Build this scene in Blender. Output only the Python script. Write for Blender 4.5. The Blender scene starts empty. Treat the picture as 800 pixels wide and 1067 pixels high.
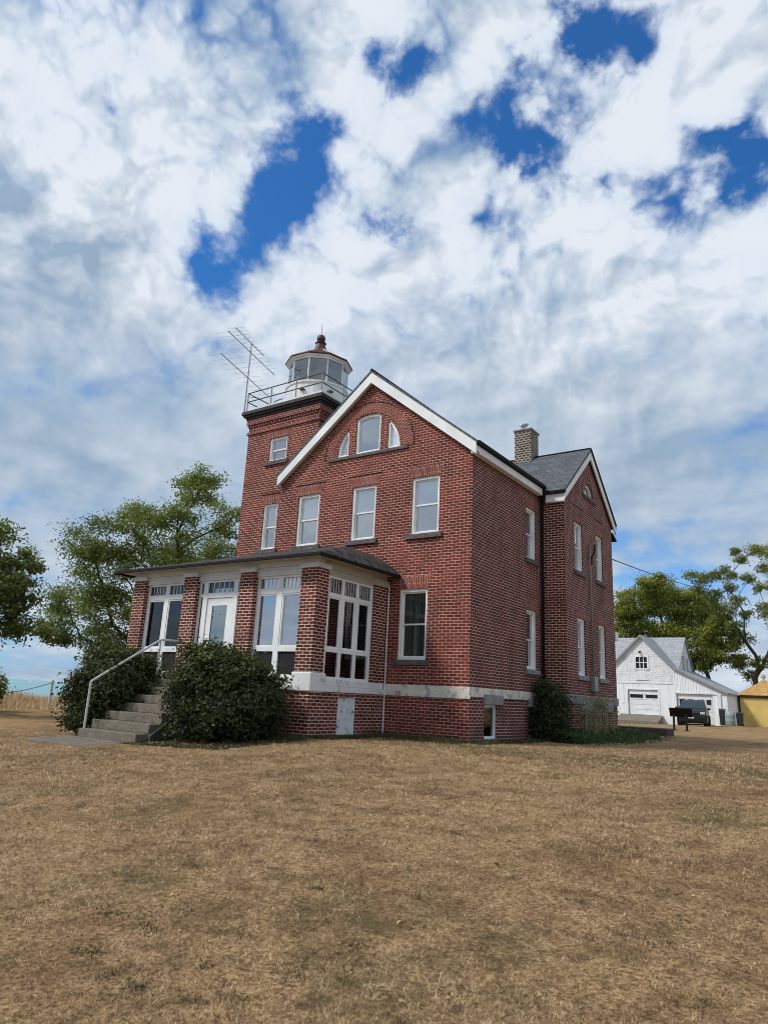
import bpy, math, random
import numpy as np
from mathutils import Vector, Matrix
from mathutils.geometry import tessellate_polygon

random.seed(11)
rng = np.random.default_rng(7)
scene = bpy.context.scene
COL = scene.collection
PI = math.pi

# ------------------------------------------------------------------ materials
class NT:
    """small helper to write node trees as expressions"""
    def __init__(s, tree):
        s.t = tree; s.n = tree.nodes; s.l = tree.links
    def node(s, typ, **kw):
        n = s.n.new(typ)
        for k, v in kw.items(): setattr(n, k, v)
        return n
    def put(s, sock, v):
        if isinstance(v, bpy.types.NodeSocket): s.l.new(v, sock)
        elif v is not None:
            if isinstance(v, (tuple, list)) and len(v) == 3 and sock.type == 'RGBA': v = (*v, 1)
            sock.default_value = v
    def math(s, op, a, b=None, c=None, clamp=False):
        n = s.node('ShaderNodeMath', operation=op, use_clamp=clamp)
        s.put(n.inputs[0], a)
        if b is not None: s.put(n.inputs[1], b)
        if c is not None: s.put(n.inputs[2], c)
        return n.outputs[0]
    def vmath(s, op, a, b=None):
        n = s.node('ShaderNodeVectorMath', operation=op)
        s.put(n.inputs[0], a)
        if b is not None: s.put(n.inputs[1], b)
        return n.outputs['Value'] if op in ('DOT_PRODUCT', 'LENGTH', 'DISTANCE') else n.outputs[0]
    def noise(s, vec, scale, detail=4, rough=.55, dist=0.0, lac=2.0):
        n = s.node('ShaderNodeTexNoise'); n.normalize = True
        if vec is not None: s.put(n.inputs['Vector'], vec)
        s.put(n.inputs['Scale'], scale); s.put(n.inputs['Detail'], detail)
        s.put(n.inputs['Roughness'], rough); s.put(n.inputs['Distortion'], dist); s.put(n.inputs['Lacunarity'], lac)
        return n.outputs['Fac']
    def ramp(s, fac, a, b, lo=0.0, hi=1.0):
        n = s.node('ShaderNodeMapRange'); n.clamp = True
        s.put(n.inputs[0], fac); s.put(n.inputs[1], a); s.put(n.inputs[2], b)
        s.put(n.inputs[3], lo); s.put(n.inputs[4], hi)
        return n.outputs[0]
    def smooth(s, fac, a, b, lo=0.0, hi=1.0):
        n = s.node('ShaderNodeMapRange'); n.interpolation_type = 'SMOOTHSTEP'
        s.put(n.inputs[0], fac); s.put(n.inputs[1], a); s.put(n.inputs[2], b)
        s.put(n.inputs[3], lo); s.put(n.inputs[4], hi)
        return n.outputs[0]
    def mix(s, fac, a, b, blend='MIX'):
        n = s.node('ShaderNodeMix', data_type='RGBA', blend_type=blend)
        s.put(n.inputs[0], fac); s.put(n.inputs[6], a); s.put(n.inputs[7], b)
        return n.outputs[2]
    def obj(s): return s.node('ShaderNodeTexCoord').outputs['Object']
    def uv(s): return s.node('ShaderNodeTexCoord').outputs['UV']
    def mapping(s, vec, loc=(0,0,0), rot=(0,0,0), scale=(1,1,1)):
        n = s.node('ShaderNodeMapping'); s.put(n.inputs[0], vec)
        n.inputs[1].default_value = loc; n.inputs[2].default_value = rot; n.inputs[3].default_value = scale
        return n.outputs[0]
    def bump(s, h, strength=.3, dist=.02):
        n = s.node('ShaderNodeBump'); s.put(n.inputs['Height'], h)
        n.inputs['Strength'].default_value = strength; n.inputs['Distance'].default_value = dist
        return n.outputs[0]

def new_mat(name):
    m = bpy.data.materials.new(name); m.use_nodes = True
    g = NT(m.node_tree)
    b = m.node_tree.nodes['Principled BSDF']
    return m, g, b

def setb(g, b, col=None, rough=None, spec=None, metal=None, normal=None):
    if col is not None: g.put(b.inputs['Base Color'], col)
    if rough is not None: g.put(b.inputs['Roughness'], rough)
    if spec is not None: g.put(b.inputs['Specular IOR Level'], spec)
    if metal is not None: g.put(b.inputs['Metallic'], metal)
    if normal is not None: g.put(b.inputs['Normal'], normal)

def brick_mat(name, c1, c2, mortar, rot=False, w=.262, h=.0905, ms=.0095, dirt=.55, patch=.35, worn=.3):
    m, g, b = new_mat(name)
    v = g.uv()
    if rot: v = g.mapping(v, rot=(0, 0, PI/2))
    # slight waviness so that courses are not ruler-straight
    o = g.obj()
    wob = g.noise(o, 3.0, 2)
    wv = g.node('ShaderNodeCombineXYZ'); g.put(wv.inputs[0], g.math('MULTIPLY', g.math('SUBTRACT', wob, .5), .05)); g.put(wv.inputs[1], g.math('MULTIPLY', g.math('SUBTRACT', g.noise(o, 9.0, 1), .5), .022))
    v = g.vmath('ADD', v, wv.outputs[0])
    t = g.node('ShaderNodeTexBrick'); t.offset = .5
    g.put(t.inputs['Vector'], v)
    g.put(t.inputs['Color1'], (0, 0, 0)); g.put(t.inputs['Color2'], (1, 1, 1)); g.put(t.inputs['Mortar'], (.5, .5, .5))
    g.put(t.inputs['Scale'], 1.0); g.put(t.inputs['Brick Width'], w); g.put(t.inputs['Row Height'], h)
    g.put(t.inputs['Mortar Size'], ms); g.put(t.inputs['Mortar Smooth'], .25); g.put(t.inputs['Bias'], 0.0)
    rnd = g.math('MULTIPLY', t.outputs['Color'], 1.0)
    col = g.mix(rnd, c1, c2)
    # odd dark burnt bricks / paler bricks
    dark = g.smooth(rnd, .80, .97)
    col = g.mix(g.math('MULTIPLY', dark, .65), col, (c2[0]*.35, c2[1]*.5, c2[2]*.6))
    big = g.noise(o, .55, 4, .6)
    run = g.noise(g.mapping(o, scale=(2.2, 2.2, .35)), 1.0, 5, .65)
    col = g.mix(g.smooth(run, .5, .78, 0, .5), col, (.05, .028, .024))
    col = g.mix(g.math('MULTIPLY', g.smooth(big, .42, .68), dirt), col, tuple(x*.48 for x in c2))
    fine = g.noise(o, 38.0, 3, .7)
    col = g.mix(g.ramp(fine, .3, .75, 0, .35), col, (c1[0]*1.35, c1[1]*1.9, c1[2]*1.9))
    mcol = g.mix(g.smooth(g.noise(o, 1.6, 4, .65), .35, .75), mortar, tuple(x*.52 for x in mortar))
    fac = t.outputs['Fac']
    # mortar smeared over or fallen away in places
    miss = g.smooth(g.noise(o, 4.5, 4, .7), .52, .74)
    fac2 = g.math('MULTIPLY', fac, g.math('SUBTRACT', 1.0, g.math('MULTIPLY', miss, worn)))
    mcol = g.mix(g.smooth(run, .5, .78, 0, .55), mcol, (.16, .12, .10))
    col = g.mix(fac2, col, mcol)
    smear = g.smooth(g.noise(o, 2.4, 6, .75), .66, .80)
    col = g.mix(g.math('MULTIPLY', smear, patch), col, mortar)
    sep = g.node('ShaderNodeSeparateXYZ'); g.put(sep.inputs[0], o)
    low = g.smooth(g.math('ADD', sep.outputs[2], g.math('MULTIPLY', big, .6)), -.1, .75, .55, 0.0)
    col = g.mix(low, col, (.05, .04, .03))
    hgt = g.math('ADD', g.math('MULTIPLY', fac, -1.0), g.math('MULTIPLY', fine, .5))
    setb(g, b, col, .9, .25, normal=g.bump(hgt, .55, .012))
    return m

RED = brick_mat('red_brick', (.225, .036, .025), (.075, .016, .014), (.54, .35, .28), ms=.0112, dirt=.75, patch=.45)
REDD = brick_mat('weathered_red_brick', (.17, .032, .024), (.045, .013, .012), (.68, .49, .40), ms=.0135, worn=.15, dirt=.6, patch=.45)
SIDE = brick_mat('shaded_red_brick', (.155, .028, .024), (.060, .015, .015), (.52, .39, .34), dirt=.6, ms=.0118, worn=.3)  # darker copy of the red brick, side-wall shade put into its colour
LINT = brick_mat('soldier_brick', (.25, .052, .038), (.12, .028, .024), (.56, .38, .31), rot=True, w=.42, h=.088, ms=.011, worn=.5)
CHIM = brick_mat('mottled_chimney_brick', (.10, .075, .06), (.02, .016, .015), (.50, .44, .37), w=.2, h=.105, ms=.020, dirt=.3, worn=.1)
TOWB = brick_mat('tower_brick', (.23, .050, .040), (.11, .026, .024), (.50, .34, .30), ms=.010, patch=.2)

def paint_mat(name, col, chip=.25, chipcol=(.25, .22, .19), scale=9, rough=.55, lo=.6, hi=.72, streak=True, fade=.82):
    m, g, b = new_mat(name)
    o = g.obj()
    n = g.noise(o, scale, 6, .75)
    big = g.noise(o, 1.1, 4, .6)
    c = g.mix(g.smooth(big, .3, .7), col, tuple(x*fade for x in col))
    if streak:
        st = g.noise(g.mapping(o, scale=(6, 6, .7)), 2.0, 4, .6)
        c = g.mix(g.smooth(st, .5, .8, 0, .28), c, tuple(x*.55 for x in col))
    c = g.mix(g.math('MULTIPLY', g.smooth(n, lo, hi), chip), c, chipcol)
    setb(g, b, c, rough, .35, normal=g.bump(n, .12, .01))
    return m
WHITE = paint_mat('white_paint', (.84, .85, .85), .40, (.34, .33, .31), 11, .6, .60, .72)
CREAM = paint_mat('cream_paint', (.66, .64, .55), .18)
SHADEW = paint_mat('shaded_porch_white', (.70, .71, .70), .15)  # duller copy of the white, shade under the porch roof in its colour
PEEL = paint_mat('peeling_white_paint', (.70, .73, .76), .95, (.16, .16, .17), 5, .8, .54, .63)
BELT = paint_mat('painted_stone', (.68, .66, .58), .85, (.27, .27, .28), 3.2, .85, .50, .62)
PLINTH = paint_mat('white_painted_stone', (.78, .79, .80), .7, (.30, .31, .33), 3.0, .85, .54, .66)
RUST = paint_mat('rusty_white_paint', (.74, .74, .72), .7, (.30, .20, .14), 5, .6, .58, .7)
BARNW = paint_mat('weathered_barn_paint', (.80, .82, .84), .55, (.36, .36, .36), 2.6, .8, .54, .68)

def rock_mat(name, a, bcol, scale=5):
    m, g, b = new_mat(name)
    o = g.obj()
    n = g.noise(o, scale, 7, .72)
    n2 = g.noise(o, scale*4, 4, .7)
    c = g.mix(g.ramp(n, .32, .68), a, bcol)
    c = g.mix(g.ramp(n2, .55, .8, 0, .5), c, tuple(x*.45 for x in bcol))
    setb(g, b, c, .9, .2, normal=g.bump(g.math('ADD', n, n2), .9, .04))
    return m
STONE = rock_mat('rough_grey_stone', (.40, .40, .41), (.17, .17, .19))
SILL = rock_mat('dark_stone_sill', (.22, .19, .18), (.09, .075, .075), 7)
CONC = rock_mat('old_concrete', (.27, .24, .19), (.15, .13, .10), 4)
CONCD = rock_mat('dark_concrete', (.10, .095, .09), (.06, .058, .055), 4)

def simple(name, col, rough=.5, spec=.5, metal=0, var=.15, scale=6):
    m, g, b = new_mat(name)
    n = g.noise(g.obj(), scale, 4, .6)
    c = g.mix(g.ramp(n, .3, .7, 0, 1), col, tuple(x*(1-var) for x in col))
    setb(g, b, c, g.ramp(n, .2, .8, rough*.85, min(1, rough*1.15)), spec, metal)
    return m
BLACK = simple('black_metal', (.010, .010, .011), .7, .2)
DKBROWN = simple('dark_stained_cornice', (.035, .024, .020), .7, var=.4)
GALV = simple('galvanised_metal', (.30, .31, .32), .5, .5, .6)
RUSTY = simple('rusty_rail_metal', (.12, .085, .07), .7, .3, .2, .5, 14)
RAILW = simple('worn_white_rail', (.62, .62, .60), .5, var=.35, scale=12)
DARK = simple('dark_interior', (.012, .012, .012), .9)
REDROOF = simple('oxide_red_roof', (.10, .018, .020), .55, var=.45, scale=5)
BLIND = simple('white_window_shade', (.92, .95, .97), .9, .1, var=.1, scale=1.5)
BLIND2 = simple('grey_window_curtain', (.50, .54, .55), .9, .1, var=.25, scale=3)
BLUESH = simple('sky_reflection_shade', (.48, .62, .76), .8, .1, var=.25, scale=1.2)  # window shades with the blue of reflected sky put into their colour
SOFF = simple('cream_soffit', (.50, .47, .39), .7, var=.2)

def curtain_mat():
    m, g, b = new_mat('lace_curtain')
    o = g.obj()
    w = g.noise(g.mapping(o, scale=(14, 14, .4)), 1.0, 3)
    setb(g, b, g.mix(g.ramp(w, .35, .65), (.20, .21, .18), (.055, .06, .055)), .9, .1)
    return m
LACE = curtain_mat()

def glass_mat(name, tint=(.75, .8, .8), refl=.14, rough=.02):
    m, g, b = new_mat(name)
    m.node_tree.nodes.remove(b)
    out = m.node_tree.nodes['Material Output']
    tr = g.node('ShaderNodeBsdfTransparent'); g.put(tr.inputs[0], tint)
    gl = g.node('ShaderNodeBsdfGlossy'); g.put(gl.inputs[0], (.95, .97, 1)); gl.inputs['Roughness'].default_value = rough
    wav = g.noise(g.obj(), 1.3, 2)
    g.put(gl.inputs['Normal'], g.bump(wav, .25, .02))
    fr = g.node('ShaderNodeFresnel'); fr.inputs[0].default_value = 1.5
    f = g.math('ADD', g.math('MULTIPLY', fr.outputs[0], 1.4), refl, clamp=True)
    mx = g.node('ShaderNodeMixShader'); g.put(mx.inputs[0], f)
    g.l.new(tr.outputs[0], mx.inputs[1]); g.l.new(gl.outputs[0], mx.inputs[2]); g.l.new(mx.outputs[0], out.inputs[0])
    return m
GLASS = glass_mat('window_glass', (.95, .97, .98), refl=.36)
GLASSM = glass_mat('plain_window_glass', (.75, .8, .78), refl=.0)
GLASSD = glass_mat('dim_window_glass', (.26, .29, .29), refl=.0)  # dark tint carries the dimness of the porch interior behind it
GLASSL = glass_mat('lantern_glass', (.50, .68, .80), refl=.16)  # bluish tint stands in for sky reflected in the glass
DOORGL = glass_mat('door_glass', (.3, .36, .36), refl=.02)

def shingle_mat(name, a, bcol, w=.34, h=.17, swap=False):
    m, g, b = new_mat(name)
    v = g.uv()
    if swap: v = g.mapping(v, rot=(0, 0, PI/2))
    t = g.node('ShaderNodeTexBrick'); t.offset = .5
    g.put(t.inputs['Vector'], v); g.put(t.inputs['Color1'], a); g.put(t.inputs['Color2'], bcol)
    g.put(t.inputs['Mortar'], tuple(x*.35 for x in bcol)); g.put(t.inputs['Scale'], 1.0)
    g.put(t.inputs['Brick Width'], w); g.put(t.inputs['Row Height'], h); g.put(t.inputs['Mortar Size'], .010)
    o = g.obj(); n = g.noise(o, 1.2, 5, .65)
    c = g.mix(g.ramp(n, .35, .7, 0, .5), t.outputs['Color'], tuple(x*.6 for x in a))
    setb(g, b, c, .9, .25, normal=g.bump(g.math('ADD', g.math('MULTIPLY', t.outputs['Fac'], -1), g.noise(o, 30, 3)), .5, .02))
    return m
SLATE = shingle_mat('grey_slate_shingles', (.15, .16, .18), (.095, .10, .115))
SHING = shingle_mat('dark_porch_shingles', (.10, .09, .088), (.022, .020, .020), .3, .15)
BARNR = shingle_mat('pale_barn_shingles', (.42, .44, .47), (.33, .35, .38), .5, .28)
HUTR = shingle_mat('yellow_stained_shingles', (.70, .42, .15), (.45, .26, .10), .3, .16)

# ------------------------------------------------------------------ mesh builder
class MB:
    def __init__(s): s.v = []; s.f = []; s.uv = {}
    def quad(s, *p, uv=None):
        i = len(s.v); s.v += [tuple(map(float, q)) for q in p]
        s.f.append(tuple(range(i, i+len(p))))
        if uv: s.uv[len(s.f)-1] = uv
    def box(s, x0, x1, y0, y1, z0, z1):
        x0, x1 = min(x0, x1), max(x0, x1); y0, y1 = min(y0, y1), max(y0, y1); z0, z1 = min(z0, z1), max(z0, z1)
        i = len(s.v)
        s.v += [(x, y, z) for z in (z0, z1) for y in (y0, y1) for x in (x0, x1)]
        for q in ((0, 2, 3, 1), (4, 5, 7, 6), (0, 1, 5, 4), (2, 6, 7, 3), (0, 4, 6, 2), (1, 3, 7, 5)):
            s.f.append(tuple(i+k for k in q))
    def prism(s, pts, vec):
        """polygon pts extruded by vec"""
        n = len(pts); i = len(s.v); vx, vy, vz = vec
        s.v += [tuple(p) for p in pts] + [(p[0]+vx, p[1]+vy, p[2]+vz) for p in pts]
        s.f.append(tuple(range(i+n-1, i-1, -1))); s.f.append(tuple(range(i+n, i+2*n)))
        for k in range(n): s.f.append((i+k, i+(k+1) % n, i+n+(k+1) % n, i+n+k))
    def tube(s, pts, r, n=8, caps=True):
        pts = [Vector(p) for p in pts]; rs = r if isinstance(r, (list, tuple)) else [r]*len(pts)
        rings = []
        for k, p in enumerate(pts):
            d = (pts[min(k+1, len(pts)-1)] - pts[max(k-1, 0)]).normalized()
            a = d.orthogonal().normalized() if k == 0 else (rings_a - d*rings_a.dot(d)).normalized()
            rings_a = a; b = d.cross(a)
            i = len(s.v); rings.append(i)
            s.v += [tuple(p + (a*math.cos(t) + b*math.sin(t))*rs[k]) for t in [2*PI*j/n for j in range(n)]]
        for k in range(len(pts)-1):
            a, b = rings[k], rings[k+1]
            for j in range(n): s.f.append((a+j, a+(j+1) % n, b+(j+1) % n, b+j))
        if caps:
            s.f.append(tuple(range(rings[0]+n-1, rings[0]-1, -1))); s.f.append(tuple(range(rings[-1], rings[-1]+n)))
    def lathe(s, cx, cy, prof, n=24, rot=0.0):
        st = len(s.v)
        for r, z in prof:
            s.v += [(cx+r*math.cos(rot+2*PI*j/n), cy+r*math.sin(rot+2*PI*j/n), z) for j in range(n)]
        for k in range(len(prof)-1):
            for j in range(n):
                a = st+k*n; s.f.append((a+j, a+(j+1) % n, a+n+(j+1) % n, a+n+j))
        s.f.append(tuple(range(st+n-1, st-1, -1))); e = st+(len(prof)-1)*n; s.f.append(tuple(range(e, e+n)))
    def build(s, name, mat, parent=None, smooth=False, bevel=0.0, **props):
        me = bpy.data.meshes.new(name); me.from_pydata(s.v, [], s.f); me.update()
        uvl = me.uv_layers.new(name='UVMap')
        for p in me.polygons:
            n = p.normal; ax = max(range(3), key=lambda k: abs(n[k]))
            cu = s.uv.get(p.index)
            for q, li in enumerate(p.loop_indices):
                c = me.vertices[me.loops[li].vertex_index].co
                uvl.data[li].uv = cu[q] if cu else ((c.y, c.z) if ax == 0 else (c.x, c.z) if ax == 1 else (c.x, c.y))
            if smooth: p.use_smooth = True
        me.materials.append(mat)
        o = bpy.data.objects.new(name, me); COL.objects.link(o)
        if parent is not None: o.parent = parent; o.matrix_parent_inverse = parent.matrix_world.inverted() if False else Matrix.Translation(-pw(parent)) @ Matrix.Identity(4)
        if bevel:
            b = o.modifiers.new('bevel', 'BEVEL'); b.width = bevel; b.segments = 2; b.limit_method = 'ANGLE'
        for k, v in props.items(): o[k] = v
        return o

def pw(o):
    v = Vector((0, 0, 0))
    while o is not None:
        v = v + o.location + (o.matrix_parent_inverse.translation if o.parent else Vector()); o = o.parent
    return v

def thing(name, label, cat, loc=(0, 0, 0), group=None):
    o = bpy.data.objects.new(name, None); COL.objects.link(o); o.location = loc
    o['label'] = label; o['category'] = cat
    if group: o['group'] = group
    o.empty_display_size = .2
    return o
def tag(o, label, cat, group=None):
    o['label'] = label; o['category'] = cat
    if group: o['group'] = group
    return o
def place(o, loc):
    """move the origin of a top-level mesh to its base without moving its geometry"""
    o.data.transform(Matrix.Translation(-Vector(loc))); o.location = loc
    return o

# mapped wall space: axis 'y' wall at y=b facing -y, axis 'x' wall at x=b facing +x
def T(axis, b):
    if axis == 'y': return lambda u, z, d=0.0: (u, b-d, z)
    return lambda u, z, d=0.0: (b+d, u, z)
def tb(M, t, u0, u1, z0, z1, d0, d1):
    a = t(u0, z0, d0); c = t(u1, z1, d1); M.box(a[0], c[0], a[1], c[1], a[2], c[2])

def wall(M, t, outline, holes=(), reveal=.16):
    polys = [[Vector((u, z, 0)) for u, z in outline]] + [[Vector((u, z, 0)) for u, z in h] for h in holes]
    flat = [p for poly in polys for p in poly]
    for tri in tessellate_polygon(polys): M.quad(*[t(flat[i].x, flat[i].y) for i in tri])
    for h in holes:
        for k in range(len(h)):
            a, b = h[k], h[(k+1) % len(h)]
            M.quad(t(*a), t(*b), t(*b, -reveal), t(*a, -reveal))
def rect(u0, u1, z0, z1): return [(u0, z0), (u1, z0), (u1, z1), (u0, z1)]

# ------------------------------------------------------------------ terrain height
def vnoise(x, y, s, seed=0):
    x = np.asarray(x, float)*s; y = np.asarray(y, float)*s
    xi = np.floor(x).astype(np.int64); yi = np.floor(y).astype(np.int64); fx = x-xi; fy = y-yi
    def hsh(a, b):
        h = (a*374761393 + b*668265263 + seed*1442695) & 0x7fffffff
        h = ((h ^ (h >> 13))*1274126177) & 0x7fffffff
        return ((h ^ (h >> 16)) & 0xffff)/65535.0
    fx = fx*fx*(3-2*fx); fy = fy*fy*(3-2*fy)
    return (hsh(xi, yi)*(1-fx)+hsh(xi+1, yi)*fx)*(1-fy)+(hsh(xi, yi+1)*(1-fx)+hsh(xi+1, yi+1)*fx)*fy
def ground(x, y):
    x = np.asarray(x, float); y = np.asarray(y, float)
    h = -.055*np.clip(-(y+3.5), 0, 18) - .033*np.clip(-(x+3), 0, 12)
    h = h + .05*(vnoise(x, y, .35, 3)-.5) + .03*(vnoise(x, y, 1.1, 5)-.5)
    d = np.maximum(np.maximum(-32.5-x+1.2*(vnoise(y, y, .2, 8)-.5), y-104), x-170)
    return h - np.clip(d, 0, 12)*1.2*(d > 0)
def gz(x, y): return float(ground(x, y))

def patchy(x, y):
    p = .22*vnoise(x, y, .4, 31)+.26*vnoise(x, y*1.3, 1.3, 37)+.30*vnoise(x, y*1.5, 3.1, 39)+.22*vnoise(x, y, 7.3, 43)
    p = np.clip((p-.43)/.24, 0, 1); return p*p*(3-2*p)
# ------------------------------------------------------------------ setting: ground, lake
def axis_steps():
    a = list(np.arange(-60, -14, 1.5)) + list(np.arange(-14, 16, .15)) + list(np.arange(16, 60, 2)) + list(np.arange(60, 240, 8))
    b = list(np.arange(-60, -22, 3)) + list(np.arange(-22, 8, .15)) + list(np.arange(8, 40, 1)) + list(np.arange(40, 130, 2.5))
    return np.array(a), np.array(b)
xs, ys = axis_steps()
X, Y = np.meshgrid(xs, ys); Z = ground(X, Y)
nx, ny = len(xs), len(ys)
me = bpy.data.meshes.new('ground')
vv = np.stack([X, Y, Z], -1).reshape(-1, 3)
ii = np.arange(nx*ny).reshape(ny, nx)
ff = np.stack([ii[:-1, :-1], ii[:-1, 1:], ii[1:, 1:], ii[1:, :-1]], -1).reshape(-1, 4)
me.from_pydata(vv.tolist(), [], ff.tolist()); me.update()
at_ = me.color_attributes.new('patch', 'FLOAT_COLOR', 'POINT'); pv = patchy(vv[:, 0], vv[:, 1]); at_.data.foreach_set('color', np.stack([pv, pv, pv, np.ones_like(pv)], 1).ravel())
for p in me.polygons: p.use_smooth = True
m, g, b = new_mat('dry_lawn')
o = g.obj()
n1 = g.noise(o, .35, 5, .6); n2 = g.noise(o, 2.2, 6, .72); n3 = g.noise(g.mapping(o, scale=(1, 1, 3)), 26, 5, .75)
n4 = g.noise(g.mapping(o, rot=(0, 0, .6), scale=(1, 3.2, 1)), 60, 3, .7)
pa = g.node('ShaderNodeAttribute', attribute_name='patch').outputs['Fac']
c = g.mix(g.ramp(n3, .36, .64), (.13, .072, .031), (.68, .45, .235))
c = g.mix(g.math('MULTIPLY', pa, .40), c, (.11, .060, .027))
c = g.mix(g.smooth(g.noise(o, 9, 5, .7), .53, .66, 0, .6), c, (.10, .058, .026))
c = g.mix(g.smooth(g.noise(o, 48, 4, .7), .56, .70, 0, .7), c, (.045, .028, .014))
c = g.mix(g.ramp(n2, .48, .68, 0, .55), c, (.13, .072, .032))
c = g.mix(g.ramp(n1, .5, .68, 0, .35), c, (.15, .085, .036))
c = g.mix(g.ramp(g.math('MULTIPLY', n4, n3), .18, .10, 0, .7), c, (.07, .05, .028))
green = g.smooth(g.noise(o, .5, 6, .72), .52, .68, 0, .70)
c = g.mix(green, c, (.085, .085, .032))
sp = g.node('ShaderNodeSeparateXYZ'); g.put(sp.inputs[0], o)
# greener, darker turf strip around the house foot
nb = g.math('MULTIPLY', g.smooth(g.math('ABSOLUTE', g.math('ADD', sp.outputs[1], g.math('ADD', .7, g.math('MULTIPLY', n2, 1.2)))), 2.2, .6), g.smooth(sp.outputs[0], -4.5, -2.0))
nb = g.math('MULTIPLY', nb, g.smooth(sp.outputs[0], 16, 6))
c = g.mix(g.math('MULTIPLY', nb, .55), c, (.075, .075, .03))
setb(g, b, c, .95, .1, normal=g.bump(g.math('ADD', n3, g.math('MULTIPLY', n2, 1.5)), .8, .05))
me.materials.append(m)
gr = bpy.data.objects.new('ground', me); COL.objects.link(gr); gr['kind'] = 'structure'

M = MB(); S = 26000
M.quad((-S, -S, -9), (S, -S, -9), (S, S, -9), (-S, S, -9))
m, g, b = new_mat('lake_water')
o = g.obj()
wv = g.noise(g.mapping(o, rot=(0, 0, .5), scale=(1, .25, 1)), .25, 6, .65)
c = g.mix(g.ramp(g.noise(g.mapping(o, rot=(0, 0, .5), scale=(1, .2, 1)), .012, 4), .35, .65), (.25, .43, .46), (.18, .36, .41))
setb(g, b, c, .5, .3, normal=g.bump(wv, .5, .4))
M.build('lake_water', m)['kind'] = 'structure'

# ------------------------------------------------------------------ the lighthouse
L = thing('lighthouse', 'red brick keeper\'s house with white-railed square light tower and front sun porch', 'lighthouse')

def strip(M, t, pts, wd, d0, d1):
    """band of width wd under the polyline pts (u,z), between depths d0,d1"""
    for (u0, z0), (u1, z1) in zip(pts[:-1], pts[1:]):
        a = [t(u0, z0, d0), t(u1, z1, d0), t(u1, z1-wd, d0), t(u0, z0-wd, d0)]
        q = t(0, 0, d1); w = t(0, 0, d0); M.prism(a, (q[0]-w[0], q[1]-w[1], q[2]-w[2]))

def arch_pts(uc, zc, r, u0, u1, n=10):
    return [(u, zc+math.sqrt(max(r*r-(u-uc)**2, 0))) for u in np.linspace(u0, u1, n)]

WINDEX = 0
def double_hung(t, u0, u1, z0, z1, upper, lower, sill='dark', lintel=True, split=.5, parent=L, label=None, inset=.10, glass=None, case=.085, lintel_h=.36):
    """one sash window set into its opening; u0..z1 is the brick opening"""
    M = MB()
    d0, d1 = -inset-.07, -inset+.05
    tb(M, t, u0, u0+case, z0, z1, d0, d1); tb(M, t, u1-case, u1, z0, z1, d0, d1)
    tb(M, t, u0+case, u1-case, z1-case, z1, d0, d1); tb(M, t, u0+case, u1-case, z0, z0+case*.9, d0, d1+.02)
    w = M.build('window', WHITE, parent, **({'label': label} if label else {}))
    a0, a1, b0, b1 = u0+case, u1-case, z0+case*.9, z1-case
    zm = b0+(b1-b0)*split; s = .045
    M = MB()
    for (q0, q1, dd) in ((zm-.025, b1, -inset-.02), (b0, zm+.025, -inset-.055)):
        tb(M, t, a0, a0+s, q0, q1, dd-.03, dd); tb(M, t, a1-s, a1, q0, q1, dd-.03, dd)
        tb(M, t, a0+s, a1-s, q1-.05, q1, dd-.03, dd); tb(M, t, a0+s, a1-s, q0, q0+.05, dd-.03, dd)
    M.build('sash', WHITE, w)
    M = MB()
    for (q0, q1, dd) in ((zm+.025, b1-.05, -inset-.035), (b0+.05, zm-.025, -inset-.07)):
        M.quad(t(a0+s, q0, dd), t(a1-s, q0, dd), t(a1-s, q1, dd), t(a0+s, q1, dd))
    M.build('pane', glass or GLASS, w)
    if upper:
        M = MB(); tb(M, t, a0-.02, a1+.02, zm+random.uniform(-.03, .02), b1, -inset-.12, -inset-.11); M.build('shade', upper, w)
    if lower:
        M = MB(); n = 9
        for k in range(n):   # soft folds
            ua = a0+(a1-a0)*k/n; ub = a0+(a1-a0)*(k+1)/n; da = -inset-.16+.015*(k % 2); db = -inset-.16+.015*((k+1) % 2)
            M.quad(t(ua, b0, da), t(ub, b0, db), t(ub, b1, db), t(ua, b1, da))
        M.build('curtain', lower, w)
    M = MB(); tb(M, t, u0-.3, u1+.3, z0-.3, z1+.3, -inset-.62, -inset-.6); M.build('unlit_room_sheet', DARK, w)  # near-black sheet painted as the unlit room behind the window
    if sill:
        M = MB(); tb(M, t, u0-.14, u1+.14, z0-.16, z0-.003, -.12, .09)
        M.build('sill', SILL if sill == 'dark' else STONE, w, bevel=.012)
    if lintel:
        M = MB(); zt = z1+.003; h = lintel_h; fl = .13
        M.prism([t(u0-.03, zt, .006), t(u1+.03, zt, .006), t(u1+fl, zt+h, .006), t(u0-fl, zt+h, .006)], tuple(np.subtract(t(0, 0, -.05), t(0, 0, 0))))
        M.build('brick_lintel', LINT, w)
    return w

tF = T('y', 0.0); tS = T('x', 0.0); tW = T('x', .89)
FW = [(-7.12, -6.09), (-4.64, -3.62), (-2.2, -1.155)]        # first upper storey
GW = (-2.507, -1.477, 2.275, 4.455)                          # ground storey beside the porch
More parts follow.
